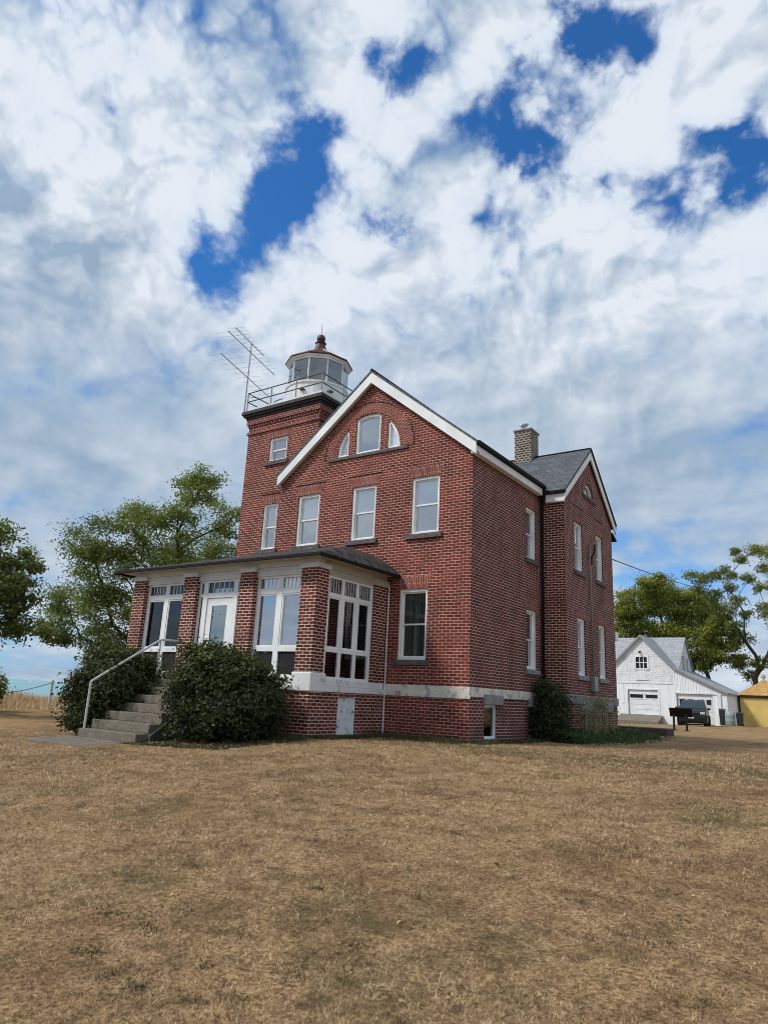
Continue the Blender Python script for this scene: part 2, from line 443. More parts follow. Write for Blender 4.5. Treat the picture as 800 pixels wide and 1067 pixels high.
# facade with gable
xc, R = -4.1, 1.36
centre_hole = [(-4.64, 9.3), (-3.58, 9.3)] + arch_pts(xc, 9.3, 1.43, -3.58, -4.64, 9)
lh = [(-4.94, 9.3)] + arch_pts(xc, 9.3, R, -4.94, -5.46, 9) ; lh = lh if lh[-1][1] > 9.31 else lh[:-1]+[(-5.46, 9.3)]
rh = [(-3.28, 9.3)] + arch_pts(xc, 9.3, R, -3.28, -2.74, 9); rh = rh if rh[-1][1] > 9.31 else rh[:-1]+[(-2.74, 9.3)]
RZ = lambda u: 12.08 - .797*abs(u+3.95)                       # underside of the main roof
M = MB()
wall(M, tF, [(-8.0, -.4), (0, -.4), (0, RZ(0)), (-3.95, RZ(-3.95)), (-8.0, RZ(-8.0))],
     [rect(u0, u1, 6.197, 8.093) for u0, u1 in FW] + [rect(*GW), centre_hole, lh, rh])
# left flank behind the tower and back
tB = T('y', 11.0)
wall(M, tB, [(-8.0, -.4), (0, -.4), (0, RZ(0)), (-3.95, RZ(-3.95)), (-8.0, RZ(-8.0))])
M.quad((-8, 3.6, -.4), (-8, 11, -.4), (-8, 11, 8.8), (-8, 3.6, 8.8))
M.build('front_wall', RED, L)
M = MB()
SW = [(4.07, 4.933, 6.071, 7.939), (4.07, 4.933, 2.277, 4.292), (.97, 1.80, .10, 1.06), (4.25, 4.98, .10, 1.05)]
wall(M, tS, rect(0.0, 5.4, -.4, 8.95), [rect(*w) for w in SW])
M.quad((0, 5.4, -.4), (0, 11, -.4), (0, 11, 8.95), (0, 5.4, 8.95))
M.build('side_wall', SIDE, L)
# wing
WZ = lambda y: 11.02 - .83*abs(y-8.15)
tWF = T('y', 5.4)
WW = [(6.45, 7.30, 6.0, 7.86), (8.86, 9.68, 6.0, 7.86), (6.55, 7.36, 2.22, 4.27), (8.9, 9.71, 2.22, 4.27)]
half = [(7.62, 9.2), (8.62, 9.2)] + arch_pts(8.12, 9.2, .5, 8.60, 7.64, 11)[0:]
M = MB()
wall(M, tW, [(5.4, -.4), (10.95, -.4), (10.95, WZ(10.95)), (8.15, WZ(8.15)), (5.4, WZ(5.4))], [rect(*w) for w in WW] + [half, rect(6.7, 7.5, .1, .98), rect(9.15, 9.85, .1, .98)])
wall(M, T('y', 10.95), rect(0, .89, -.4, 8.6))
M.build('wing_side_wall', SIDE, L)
M = MB(); wall(M, tWF, rect(0, .89, -.4, 8.75)); M.build('wing_front_wall', REDD, L)
# narrow recessed brick panels above the wing's upper windows
for u0, u1 in ((6.3, 7.45), (8.75, 9.8)):
    M = MB(); tb(M, tW, u0, u1, 8.50, 8.56, -.02, .045); M.build('brick_label_mould', SIDE, L)

for a_, b_, z_ in ((FW[0][0]-.2, FW[0][1]+.2, 8.5), (FW[1][0]-.2, FW[1][1]+.2, 8.5), (-9.02, -8.1, 8.36)):
    M = MB(); tb(M, tF, a_, b_, z_, z_+.05, -.02, .04); M.build('brick_label_mould', TOWB, L)

# windows of the front
for u0, u1 in FW: double_hung(tF, u0, u1, 6.197, 8.093, BLIND, BLIND2, split=.52)
double_hung(tF, *GW, LACE, LACE, label='ground floor window with a lace curtain', lintel_h=.42, glass=GLASSM)
double_hung(tS, *SW[0], BLIND2, LACE); double_hung(tS, *SW[1], LACE, None, sill='stone')
for k, w in enumerate(WW): double_hung(tW, *w, BLIND2 if k < 2 else LACE, LACE if k < 2 else None, sill='dark' if k < 2 else 'stone', lintel_h=.3)
for t_, u0, u1, z0, z1 in ((tS, .97, 1.80, .10, 1.06), (tS, 4.25, 4.98, .10, 1.05), (tW, 6.7, 7.5, .1, .98), (tW, 9.15, 9.85, .1, .98)):
    M = MB(); tb(M, t_, u0, u0+.07, z0, z1, -.14, -.04); tb(M, t_, u1-.07, u1, z0, z1, -.14, -.04)
    tb(M, t_, u0+.07, u1-.07, z0, z0+.07, -.14, -.02); tb(M, t_, u0+.07, u1-.07, z1-.06, z1, -.14, -.04)
    w = M.build('basement_window', WHITE, L)
    M = MB(); M.quad(t_(u0+.07, z0+.07, -.1), t_(u1-.07, z0+.07, -.1), t_(u1-.07, z1-.06, -.1), t_(u0+.07, z1-.06, -.1)); M.build('pane', GLASSD, w)
    M = MB(); tb(M, t_, u0-.3, u1+.3, z0-.1, z1+.3, -.52, -.5); M.build('unlit_room_sheet', DARK, w)  # near-black sheet in place of the cellar's shade
    M = MB(); tb(M, t_, u0-.06, u1+.06, z0-.16, z0-.003, -.1, .08); M.build('sill', STONE, w, bevel=.012)
    # big rough lintel block hanging below the stone belt
    M = MB(); tb(M, t_, u0-.12, u1+.3, z1+.004, z1+.30, -.05, .115); M.build('stone_lintel', STONE, w, bevel=.03)

# attic half-round group
def frame_ring(M, t, poly, wd, d0, d1):
    """frame that follows a closed polygon, inset by wd towards its centroid"""
    cu = sum(p[0] for p in poly)/len(poly); cz = sum(p[1] for p in poly)/len(poly); inn = []
    n = len(poly)
    for k in range(n):
        p0, p1, p2 = Vector(poly[k-1]), Vector(poly[k]), Vector(poly[(k+1) % n])
        e1 = (p1-p0).normalized(); e2 = (p2-p1).normalized()
        n1 = Vector((-e1.y, e1.x)); n2 = Vector((-e2.y, e2.x))
        if n1.dot(Vector((cu, cz))-p1) < 0: n1 = -n1
        if n2.dot(Vector((cu, cz))-p1) < 0: n2 = -n2
        bis = (n1+n2); bis = bis.normalized() if bis.length > 1e-6 else n1
        inn.append(tuple(p1+bis*wd/max(bis.dot(n1), .35)))
    for k in range(n):
        a, b_, c_, d_ = poly[k], poly[(k+1) % n], inn[(k+1) % n], inn[k]
        M.prism([t(*a, d0), t(*b_, d0), t(*c_, d0), t(*d_, d0)], tuple(np.subtract(t(0, 0, d1), t(0, 0, d0))))
    return inn
for poly, lab in ((centre_hole, None), (lh, None), (rh, None)):
    M = MB(); inn = frame_ring(M, tF, poly, .075, -.15, -.05)
    w = M.build('attic_window', WHITE, L)
    M = MB(); inn2 = frame_ring(M, tF, inn, .04, -.14, -.10); M.build('sash', WHITE, w)
    M = MB(); M.quad(*[tF(*p, -.13) for p in inn2]); M.build('pane', GLASS, w)
    M = MB(); M.quad(*[tF(*p, -.165) for p in poly]); M.build('shade', BLIND2 if poly is centre_hole else BLIND, w)
M = MB(); tb(M, tF, -5.80, -2.40, 9.18, 9.295, -.1, .06); M.build('attic_sill', SILL, L, bevel=.012)
M = MB(); N = 46
for k in range(N):
    a0, a1 = PI*k/N, PI*(k+1)/N
    P = [(xc+r*math.cos(a), 9.3+r*math.sin(a)) for r, a in ((1.47, a0), (1.85, a0), (1.85, a1), (1.47, a1))]
    M.quad(*[tF(*p, .012) for p in P], uv=[(1.47, a0*1.66), (1.85, a0*1.66), (1.85, a1*1.66), (1.47, a1*1.66)])
    M.quad(tF(*P[1], .012), tF(*P[1], -.01), tF(*P[2], -.01), tF(*P[2], .012)); M.quad(tF(*P[0], .012), tF(*P[0], -.01), tF(*P[3], -.01), tF(*P[3], .012))
ARCHB = brick_mat('arch_brick', (.24, .050, .038), (.13, .030, .026), (.50, .33, .27), w=.19, h=.088, ms=.010, worn=.5)
M.build('brick_arch', ARCHB, L)
M = MB(); N = 46
for k in range(N):
    a0, a1 = PI*k/N, PI*(k+1)/N
    P = [(xc+r*math.cos(a), 9.3+r*math.sin(a)) for r, a in ((1.855, a0), (1.92, a0), (1.92, a1), (1.855, a1))]
    M.prism([tF(*p, .04) for p in P], (0, .05, 0))
M.build('arch_hood_course', SIDE, L)

inn = None
M = MB(); inn = frame_ring(M, tW, half, .07, -.15, -.04); w = M.build('attic_window', WHITE, L)
M = MB(); M.quad(*[tW(*p, -.1) for p in inn]); M.build('pane', GLASS, w)
M = MB(); M.quad(*[tW(*p, -.3) for p in half]); M.build('shade', BLIND2, w)
M = MB(); tb(M, tW, 7.4, 8.84, 9.06, 9.197, -.1, .07); M.build('sill', SILL, w)
M = MB()
for k in range(16):
    a0, a1 = PI*k/16, PI*(k+1)/16
    P = [(8.12+r*math.cos(a), 9.2+r*math.sin(a)) for r, a in ((.53, a0), (.76, a0), (.76, a1), (.53, a1))]
    M.prism([tW(*p, .03) for p in P], (-.05, 0, 0))
M.build('brick_arch', SIDE, w)

# belt courses and footing
M = MB()
tb(M, tF, -2.93, .055, 1.20, 1.534, -.02, .05)
tb(M, tS, .004, 5.396, 1.27, 1.534, -.02, .05)
M.build('stone_belt', BELT, L, bevel=.012)
M = MB(); tb(M, tW, 5.35, 10.98, 1.24, 1.53, -.02, .05); tb(M, tWF, .056, .89, 1.24, 1.53, -.02, .05)
M.build('stone_belt', STONE, L, bevel=.015)
M = MB(); tb(M, tF, -2.9, .07, -.4, .035, -.1, .065); tb(M, tS, .0, 5.3, -.4, .03, -.1, .068)
M.box(-11.3, -2.87, -3.57, -3.3, -.7, .03); M.box(-3.0, -2.88, -3.3, -.07, -.7, .03)
M.build('concrete_footing', CONC, L, bevel=.01)

# main roof
def slope_roof(M, pts, th):
    """pts: four corners top surface, th thickness down"""
    M.prism(pts, (0, 0, -th))
x0, z0 = -3.95, 12.30
sl = .797
def mainz(x): return z0 - sl*abs(x-x0)
M = MB()
xe = .28; xl = -8.12
M.prism([(x0, -.24, z0), (xe, -.24, mainz(xe)), (xe, 11.3, mainz(xe)), (x0, 11.3, z0)], (0, 0, -.08))
M.prism([(x0, -.24, z0), (xl, -.24, mainz(xl)), (xl, 11.3, mainz(xl)), (x0, 11.3, z0)][::-1], (0, 0, -.08))
roof = M.build('main_roof', SLATE, L)
yf = -.22
for (xa, xb) in ((x0, xe-.05), (x0, xl+.05)):
    for yy, dy in ((11.24, .04), (yf, .05)):
        M = MB(); M.prism([(xa, yy, mainz(xa)-.082), (xb, yy, mainz(xb)-.082), (xb, yy, mainz(xb)-.47 if xb > 0 else mainz(xb)-.46), (xa, yy, mainz(xa)-.48)], (0, dy, 0))
        if dy == .04: M.build('bargeboard', WHITE, L)
    # sloping soffit
    M.prism([(xa, yf+.051, mainz(xa)-.36), (xb, yf+.051, mainz(xb)-.36), (xb, -.003, mainz(xb)-.36), (xa, -.003, mainz(xa)-.36)], (0, 0, -.03))
    M.build('bargeboard', WHITE, L)
M = MB()   # white eaves board of the right side
M.box(.03, .22, -.165, 5.06, 8.56, 8.80)
M.box(.19, .23, -.165, 5.06, 8.575, 8.795)
M.build('eaves_board', WHITE, L)
M = MB()
M.prism([(.235, -.2, 8.80), (.33, -.2, 8.82), (.35, -.2, 8.92), (.24, -.2, 8.94)], (0, 5.3, 0))
M.build('gutter', BLACK, L)
M = MB(); M.tube([(x0, -.24, z0+.01), (x0, 11.3, z0+.01)], .05, 8); M.build('ridge_cap', BLACK, L)

# wing roof
rx1 = 1.04
M = MB(); zr = 11.25
def wz(y): return zr-.83*abs(y-8.15)
M.prism([(-3.0, 8.15, zr), (rx1, 8.15, zr), (rx1, 5.08, wz(5.08)), (-3.0, 5.08, wz(5.08))][::-1], (0, 0, -.12))
M.prism([(-3.0, 8.15, zr), (rx1, 8.15, zr), (rx1, 11.22, wz(11.22)), (-3.0, 11.22, wz(11.22))], (0, 0, -.12))
wroof = M.build('wing_roof', SLATE, L)
for ya, yb in ((8.15, 5.12), (8.15, 11.18)):
    M = MB(); M.prism([(rx1-.06, ya, wz(ya)-.122), (rx1-.06, yb, wz(yb)-.122), (rx1-.06, yb, wz(yb)-.40), (rx1-.06, ya, wz(ya)-.44)], (.05, 0, 0))
    M.build('bargeboard', WHITE, L)
M = MB(); M.box(.3, .975, 5.14, 5.30, 8.30, 8.58); M.build('eaves_board', WHITE, L)
M = MB(); M.prism([(.28, 5.13, 8.585), (.28, 5.02, 8.60), (.28, 5.0, 8.68), (.28, 5.13, 8.70)], (.80, 0, 0)); M.build('gutter', BLACK, L)
M = MB(); M.tube([(-2.9, 8.15, zr+.01), (rx1, 8.15, zr+.01)], .045, 8)
M.tube([(rx1+.01, 8.15, zr), (rx1+.01, 11.2, wz(11.2))], .03, 6); M.build('ridge_cap', BLACK, L)
M = MB(); M.tube([(.33, 5.0, 8.75), (.14, 5.22, 8.45), (.10, 5.30, 8.2), (.10, 5.30, .1)], .055, 8); M.build('downspout', BLACK, L, smooth=True)
M = MB(); M.tube([(.10, 5.30, 2.2), (.10, 5.30, 2.35)], .07, 8); M.build('pipe_collar', BLACK, L)
# chimney with cap
M = MB(); M.box(-2.13, -1.39, 7.8, 8.6, 10.7, 12.42); ch = M.build('chimney', CHIM, L)
M = MB(); M.box(-2.18, -1.34, 7.75, 8.65, 12.42, 12.50); M.build('chimney_cap', STONE, ch, bevel=.02)
M = MB(); M.box(-.9, -.6, 5.9, 6.1, 9.2, 9.5); M.build('roof_vent', BLACK, L)
# conduit, weatherhead, meter on the wing
M = MB(); M.tube([(.96, 7.92, 1.9), (.96, 7.92, 7.1), (.98, 7.92, 7.28), (1.10, 7.95, 7.34), (1.2, 7.98, 7.22)], .03, 8); M.build('service_conduit', GALV, L, smooth=True)
M = MB(); M.box(.90, 1.08, 7.75, 8.1, 1.7, 2.25); M.build('meter_box', GALV, L, bevel=.02)
M = MB(); M.tube([(1.13, 7.97, 7.22), (1.06, 8.16, 7.0), (.93, 8.2, 6.8), (.93, 8.2, 6.5)], .03, 6); M.build('service_loop', BLACK, L, smooth=True)
M = MB(); M.tube([(-2.89, -.035, .05), (-2.89, -.035, 4.6)], .022, 6); M.build('white_conduit', WHITE, L)
# back porch roof glimpsed behind the wing
M = MB(); M.prism([(.2, 10.96, 8.30), (.2, 11.5, 8.10), (.2, 11.5, 8.16), (.2, 10.96, 8.38)], (.75, 0, 0)); M.build('back_eave', BLACK, L)
M = MB(); M.box(.2, .92, 10.96, 11.35, 3.85, 4.2); M.build('back_bracket', WHITE, L)

# ------------------------------------------------------------------ tower
tx0, tx1, ty0, ty1 = -10.08, -6.42, -.004, 3.65
tT = T('y', ty0)
M = MB()
TW = [(-8.862, -8.13, 6.213, 7.975), (-8.86, -7.93, 9.68, 10.64)]
wall(M, tT, rect(tx0, -7.5, -.5, 11.7), [rect(*w) for w in TW])
wall(M, tT, [(-7.5, 8.6), (tx1, 9.5), (tx1, 11.7), (-7.5, 11.7)])
wall(M, T('x', tx1), rect(ty0, ty1, 8.5, 11.7))
M.quad((tx0, ty0, -.5), (tx0, ty1, -.5), (tx0, ty1, 11.7), (tx0, ty0, 11.7)); M.quad((tx0, ty1, -.5), (tx1, ty1, -.5), (tx1, ty1, 11.7), (tx0, ty1, 11.7))
M.quad((tx0, ty0, 11.7), (tx1, ty0, 11.7), (tx1, ty1, 11.7), (tx0, ty1, 11.7))
M.build('tower_wall', RED, L)
double_hung(tT, *TW[0], BLIND2, LACE, label='narrow stair window of the tower', case=.07)
double_hung(tT, *TW[1], None, LACE, case=.075, label='short upper tower window', lintel_h=.26)
def collar(M, o, z0, z1, inner=.02):
    M.box(tx0-o, tx1+o, ty0-o, ty0+inner, z0, z1); M.box(tx0-o, tx1+o, ty1-inner, ty1+o, z0, z1)
    M.box(tx0-o, tx0+inner, ty0+inner, ty1-inner, z0, z1); M.box(tx1-inner, tx1+o, ty0+inner, ty1-inner, z0, z1)
M = MB(); collar(M, .055, 10.98, 11.10); collar(M, .085, 11.40, 11.62)
for k in range(26):
    u = tx0-.03+.14*k
    M.box(u, u+.07, ty0-.055, ty0, 11.30, 11.395)
    M.box(tx1, tx1+.055, ty0-.03+.14*k, ty0+.04+.14*k, 11.30, 11.395)
M.build('corbelled_brick_cornice', TOWB, L)
M = MB(); collar(M, .12, 11.625, 11.72); collar(M, .20, 11.722, 11.80); M.box(tx0-.26, tx1+.26, ty0-.26, ty1+.26, 11.802, 11.95)
M.build('tower_cornice', DKBROWN, L, bevel=.015)
M = MB(); M.box(tx0-.18, tx1+.18, ty0-.18, ty1+.18, 11.952, 12.06); M.build('gallery_deck', RUST, L)
M = MB()
rx0, rxx, ry0, ryy = tx0-.12, tx1+.12, ty0-.12, ty1+.12
for z in (12.42, 12.80):
    M.tube([(rx0, ry0, z), (rxx, ry0, z)], .022, 6); M.tube([(rxx, ry0, z), (rxx, ryy, z)], .022, 6)
    M.tube([(rxx, ryy, z), (rx0, ryy, z)], .022, 6); M.tube([(rx0, ryy, z), (rx0, ry0, z)], .022, 6)
M.build('gallery_railing', RUSTY, L)
M = MB()
for k in range(4):
    f = k/3
    for p in ((rx0+(rxx-rx0)*f, ry0), (rx0+(rxx-rx0)*f, ryy)): M.tube([(p[0], p[1], 12.05), (p[0], p[1], 12.82)], .024, 6)
    if 0 < k < 3:
        for xx in (rx0, rxx): M.tube([(xx, ry0+(ryy-ry0)*f, 12.05), (xx, ry0+(ryy-ry0)*f, 12.82)], .024, 6)
M.build('railing_posts', GALV, L)

# lantern room, ten-sided
lx, ly = -8.28, 1.85; NS = 10; r0 = math.radians(-50+18)
Rg = 1.27
M = MB(); M.lathe(lx, ly, [(Rg, 12.05), (Rg, 13.12), (Rg+.05, 13.13), (Rg+.05, 13.20), (Rg-.06, 13.21)], 30, r0)
lr = M.build('lantern_room', RUST, L)
M = MB()
vs = [(lx+(Rg-.06)*math.cos(r0+2*PI*k/NS), ly+(Rg-.06)*math.sin(r0+2*PI*k/NS)) for k in range(NS)]
for k in range(NS):
    p, q = vs[k], vs[(k+1) % NS]; M2 = MB()
    M2.quad((*p, 13.21), (*q, 13.21), (*q, 14.26), (*p, 14.26)); M2.build('pane', GLASSL, lr)
    M.tube([(*p, 13.15), (*p, 14.3)], .028, 6)
M.lathe(lx, ly, [(Rg+.0, 14.22), (Rg+.02, 14.36), (Rg-.12, 14.37), (Rg-.12, 14.22)], NS, r0)
M.build('lantern_frame', WHITE, lr)
M = MB(); M.lathe(lx, ly, [(1.38, 14.33), (1.42, 14.37), (1.40, 14.42), (1.0, 14.65), (.62, 14.87), (.36, 15.05), (.24, 15.24), (.18, 15.46)], NS, r0)
lrf = M.build('lantern_roof', REDROOF, lr)
M = MB()
for k in range(NS):
    a = r0+2*PI*k/NS; M.tube([(lx+1.36*math.cos(a), ly+1.36*math.sin(a), 14.42), (lx+.35*math.cos(a), ly+.35*math.sin(a), 15.06)], .018, 5)
M.lathe(lx, ly, [(1.34, 14.28), (1.39, 14.32), (1.39, 14.327), (.1, 14.329)], NS, r0)
M.build('lantern_eave', RUST, lr)
M = MB(); M.lathe(lx, ly, [(.17, 15.44), (.24, 15.47), (.17, 15.53)] + [(.185*math.sin(t), 15.69-.185*math.cos(t)) for t in np.linspace(.6, PI-.02, 12)], 20)
M.build('ventilator_ball', REDROOF, lr, smooth=True)
M = MB(); M.tube([(lx, ly, 15.85), (lx, ly, 16.4)], .014, 5); M.build('lightning_rod', GALV, lr)
M = MB(); M.lathe(lx, ly, [(.22, 12.06), (.22, 13.1), (.3, 13.15), (.3, 13.6), (.12, 13.75)], 16); M.build('lamp_pedestal', simple('grey_lamp_pedestal', (.22, .24, .25), .4), lr)
M = MB()
for a, z in ((-75, 12.75), (-25, 12.75), (-45, 12.55)):
    t_ = math.radians(a); c = (lx+(Rg+.03)*math.cos(t_), ly+(Rg+.03)*math.sin(t_), z)
    M.box(c[0]-.09, c[0]+.09, c[1]-.09, c[1]+.09, z, z+.06)
M.tube([(-9.12, .74, 12.7), (-9.35, .55, 12.55), (-9.4, .45, 12.2), (-9.4, .4, 12.06)], .02, 5)
M.build('lantern_vent', RUSTY, lr)

# antenna (stands on the tower gallery)
A = thing('tv_antenna', 'thin metal mast with three aerial booms on the tower corner', 'antenna', (-10.2, -.26, 11.95))
M = MB(); M.tube([(-10.2, -.26, 11.95), (-10.22, -.24, 15.05)], [.03, .022], 8); M.build('mast', GALV, A)
for zc, (p0, p1), n, ln in ((14.98, ((-9.80, -1.55), (-10.5, .78)), 9, .34), (14.62, ((-9.74, -1.95), (-10.85, 1.85)), 12, .62), (13.44, ((-9.55, -2.35), (-10.75, 1.55)), 10, .66)):
    M = MB(); M.tube([(*p0, zc), (*p1, zc)], .018, 5)
    dx, dy = p1[0]-p0[0], p1[1]-p0[1]; q = math.hypot(dx, dy); px, py = dy/q, -dx/q
    bm = M.build('boom', GALV, A)
    M = MB()
    for k in range(n):
        f = (k+.3)/n; cx, cy = p0[0]+dx*f, p0[1]+dy*f; l_ = ln*(1.0-.45*f)
        M.tube([(cx-px*l_, cy-py*l_, zc+.02), (cx+px*l_, cy+py*l_, zc+.02)], .006, 4)
    M.build('antenna_elements', GALV, bm)
M = MB(); M.tube([(-10.2, -.26, 12.62), (-9.6, -.2, 12.45), (-9.0, .3, 12.07)], .012, 5); M.build('guy_wire', RUSTY, A)

# ------------------------------------------------------------------ porch
py = -3.5; pxr = -2.95; pxl = -11.25
tP = T('y', py); tPS = T('x', pxr)
M = MB()
wall(M, tP, rect(pxl, pxr, -.7, 1.2)); wall(M, tPS, rect(py, 0, -.7, 1.2), [rect(-2.24, -1.35, .04, 1.08)])
M.quad((pxl, py, -.8), (pxl, 0, -.8), (pxl, 0, 1.2), (pxl, py, 1.2)); M.box(pxl+.04, pxl+.24, py+.53, -.02, 1.552, 4.449)  # unseen left side closed solid above the base to block light
M.build('porch_base_wall', REDD, L)
M = MB(); M.box(pxr-.14, pxr-.05, -2.23, -1.36, .05, 1.07); hd = M.build('cellar_hatch', PEEL, L)
M = MB(); M.box(pxr-.05, pxr+.02, -2.28, -1.31, -.06, .037); M.build('hatch_sill', STONE, hd)
M = MB()
M.box(pxl-.05, pxr+.05, py-.05, py+.3, 1.205, 1.36); M.box(pxr-.3, pxr+.05, py+.3, -.06, 1.205, 1.36); M.box(pxl-.05, pxl+.3, py+.3, 0, 1.205, 1.36)
M.box(pxl-.02, pxr+.02, py-.02, py+.28, 1.362, 1.55); M.box(pxr-.28, pxr+.02, py+.28, -.06, 1.362, 1.55); M.box(pxl-.02, pxl+.28, py+.28, 0, 1.362, 1.55)
M.build('porch_stone_belt', PLINTH, L, bevel=.015)
M = MB(); M.box(pxl+.1, pxr-.1, py+.1, -.02, 1.40, 1.52); M.build('porch_floor', CONC, L)
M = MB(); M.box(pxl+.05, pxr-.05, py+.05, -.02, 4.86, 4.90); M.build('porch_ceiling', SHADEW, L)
PX = [-3.245, -5.70, -8.28, -10.87]
pw_ = .30
for k, c in enumerate(PX):
    M = MB(); M.box(c-pw_, c+pw_, py, py+.52, 1.70 if k in (0, 3) else 1.552, 4.585)
    pl_ = M.build('porch_pillar', REDD, L)
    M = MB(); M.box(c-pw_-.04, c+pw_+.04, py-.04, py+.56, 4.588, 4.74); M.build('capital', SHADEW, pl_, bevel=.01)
    if k in (0, 3):
        M = MB(); M.box(c-pw_-.05, c+pw_+.06, py-.065, py+.60, 1.19, 1.698); M.build('plinth_block', PLINTH, pl_, bevel=.035)
M = MB(); M.box(pxr-.34, pxr, -.76, -.03, 1.552, 4.50); pl_ = M.build('porch_pillar', REDD, L)
M = MB(); M.box(pxr-.36, pxr+.05, -.82, -.03, 4.503, 4.70); M.build('capital', SOFF, pl_)
# beam + frieze
M = MB()
M.box(pxl+.02, pxr-.025, py+.10, py+.34, 4.45, 4.858)
M.box(pxl-.01, pxr+.01, py+.055, py+.10, 4.70, 4.858)
M.box(pxl+.02, pxl+.26, py+.36, -.02, 4.45, 4.858)
for z in (4.50, 4.60, 4.70): M.box(pxl+.03, pxr-.04, py+.083, py+.099, z, z+.012)
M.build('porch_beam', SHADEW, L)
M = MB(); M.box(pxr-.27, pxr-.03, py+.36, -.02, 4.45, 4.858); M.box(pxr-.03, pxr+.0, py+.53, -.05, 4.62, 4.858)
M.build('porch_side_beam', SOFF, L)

def bay(name, t, u0, u1, cols, z0, z1, zt0, zt1, zr0, zr1, upmat, lowmat, back, bottom, jamb=.10, mull=.19, stile=.05, muntins=5):
    """porch window: lights above a transom bar, tall lights below it and a lower panel"""
    M = MB(); tb(M, t, u0, u0+jamb, z0, z1, -.06, .06); tb(M, t, u1-jamb, u1, z0, z1, -.06, .06)
    tb(M, t, u0+jamb, u1-jamb, z1-.06, z1, -.06, .06); tb(M, t, u0+jamb, u1-jamb, z0, z0+.07, -.06, .06)
    tb(M, t, u0+jamb, u1-jamb, zt0, zt1, -.05, .05); tb(M, t, u0+jamb, u1-jamb, zr0, zr1, -.05, .05)
    w = M.build(name, WHITE, L)
    span = (u1-u0-2*jamb-mull*(cols-1))/cols
    M = MB(); G1 = MB(); G2 = MB(); B = MB(); S = MB()
    for c in range(cols):
        a = u0+jamb+c*(span+mull); e = a+span
        if c < cols-1:
            for q0, q1 in ((z0+.07, zr0), (zr1, zt0), (zt1, z1-.06)): tb(M, t, e, e+mull, q0, q1, -.05, .05)
        for q in range(1, muntins):
            x = a+span*q/muntins; tb(M, t, x-.012, x+.012, zt1, z1-.06, -.02, .015)
        for q0, q1 in ((zr1, zt0),):
            tb(M, t, a, a+stile, q0, q1, -.03, .03); tb(M, t, e-stile, e, q0, q1, -.03, .03); tb(M, t, a+stile, e-stile, q1-.05, q1, -.03, .03); tb(M, t, a+stile, e-stile, q0, q0+.04, -.03, .03)
        G1.quad(t(a, zt1), t(e, zt1), t(e, z1-.06), t(a, z1-.06))
        G2.quad(t(a+stile, zr1+.04), t(e-stile, zr1+.04), t(e-stile, zt0-.05), t(a+stile, zt0-.05))
        B.quad(t(a, z0+.07), t(e, z0+.07), t(e, zr0), t(a, zr0))
        if back: tb(S, t, a-.03, e+.03, zr1, zt0, -.13, -.12)
        if upmat: tb(S, t, a-.03, e+.03, zt1, z1-.05, -.13, -.12)
    M.build('muntins', WHITE, w)
    G1.build('transom_pane', GLASSD if not upmat else GLASS, w); G2.build('pane', lowmat, w)
    B.build('lower_panel', bottom, w)
    if S.v: S.build('shade', back or upmat, w)
    return w
tPF = T('y', py+.22); tPSF = T('x', pxr-.10)
bay('porch_window', tPF, -10.60, -8.56, 2, 1.553, 4.447, 3.93, 4.09, 2.22, 2.36, None, GLASSD, None, DARK)
bay('porch_window', tPF, -5.43, -3.53, 2, 1.553, 4.447, 3.93, 4.09, 2.26, 2.40, BLUESH, GLASS, BLUESH, DARK)['label'] = 'porch window with drawn shades coloured like reflected sky'
bay('porch_side_window', tPSF, -2.99, -.75, 3, 1.553, 4.447, 3.86, 3.97, 2.30, 2.42, None, GLASSD, None, GLASSD, jamb=.12, mull=.13, stile=.06)
# faint cross bars inside the side lights are the reflections of an inner rail: the rail itself
M = MB(); M.box(pxr-.45, pxr-.42, -2.9, -.9, 3.02, 3.06); M.build('inner_rail', GALV, L)
# door bay
t = tPF; u0, u1 = -8.0, -5.98
M = MB()
tb(M, t, u0, u0+.09, 1.553, 4.447, -.06, .06); tb(M, t, u1-.09, u1, 1.553, 4.447, -.06, .06); tb(M, t, u0+.09, u1-.09, 4.39, 4.447, -.06, .06)
for q in (-7.79, -6.43): tb(M, t, q, q+.20, 1.553, 4.39, -.05, .055)
tb(M, t, -7.59, -6.43, 3.90, 4.06, -.05, .05); tb(M, t, u0+.09, -7.79, 3.94, 4.04, -.05, .05); tb(M, t, -6.23, u1-.09, 3.94, 4.04, -.05, .05)
for k in range(1, 5): tb(M, t, -7.59+1.16*k/5-.013, -7.59+1.16*k/5+.013, 4.06, 4.39, -.02, .02)
tb(M, t, u0+.09, -7.79, 1.553, 2.4, -.04, .03); tb(M, t, -6.23, u1-.09, 1.553, 2.4, -.04, .03)
db = M.build('door_frame', WHITE, L)
M = MB(); M.quad(t(-7.59, 4.06), t(-6.43, 4.06), t(-6.43, 4.39), t(-7.59, 4.39))
for a, e in ((u0+.09, -7.79), (-6.23, u1-.09)):
    M.quad(t(a, 2.4), t(e, 2.4), t(e, 3.94), t(a, 3.94)); M.quad(t(a, 4.04), t(e, 4.04), t(e, 4.39), t(a, 4.39))
M.build('sidelight_pane', GLASSD, db)
M = MB(); a, e = -7.585, -6.435
tb(M, t, a, a+.23, 1.57, 3.89, -.03, .02); tb(M, t, e-.25, e, 1.57, 3.89, -.03, .02); tb(M, t, a+.23, e-.25, 3.66, 3.89, -.03, .02); tb(M, t, a+.23, e-.25, 1.57, 2.2, -.03, .02)
dr = M.build('door', WHITE, L, label='white front door with one tall glass light')
M = MB(); M.quad(t(a+.23, 2.2, 0), t(e-.25, 2.2, 0), t(e-.25, 3.66, 0), t(a+.23, 3.66, 0)); M.build('pane', DOORGL, dr)
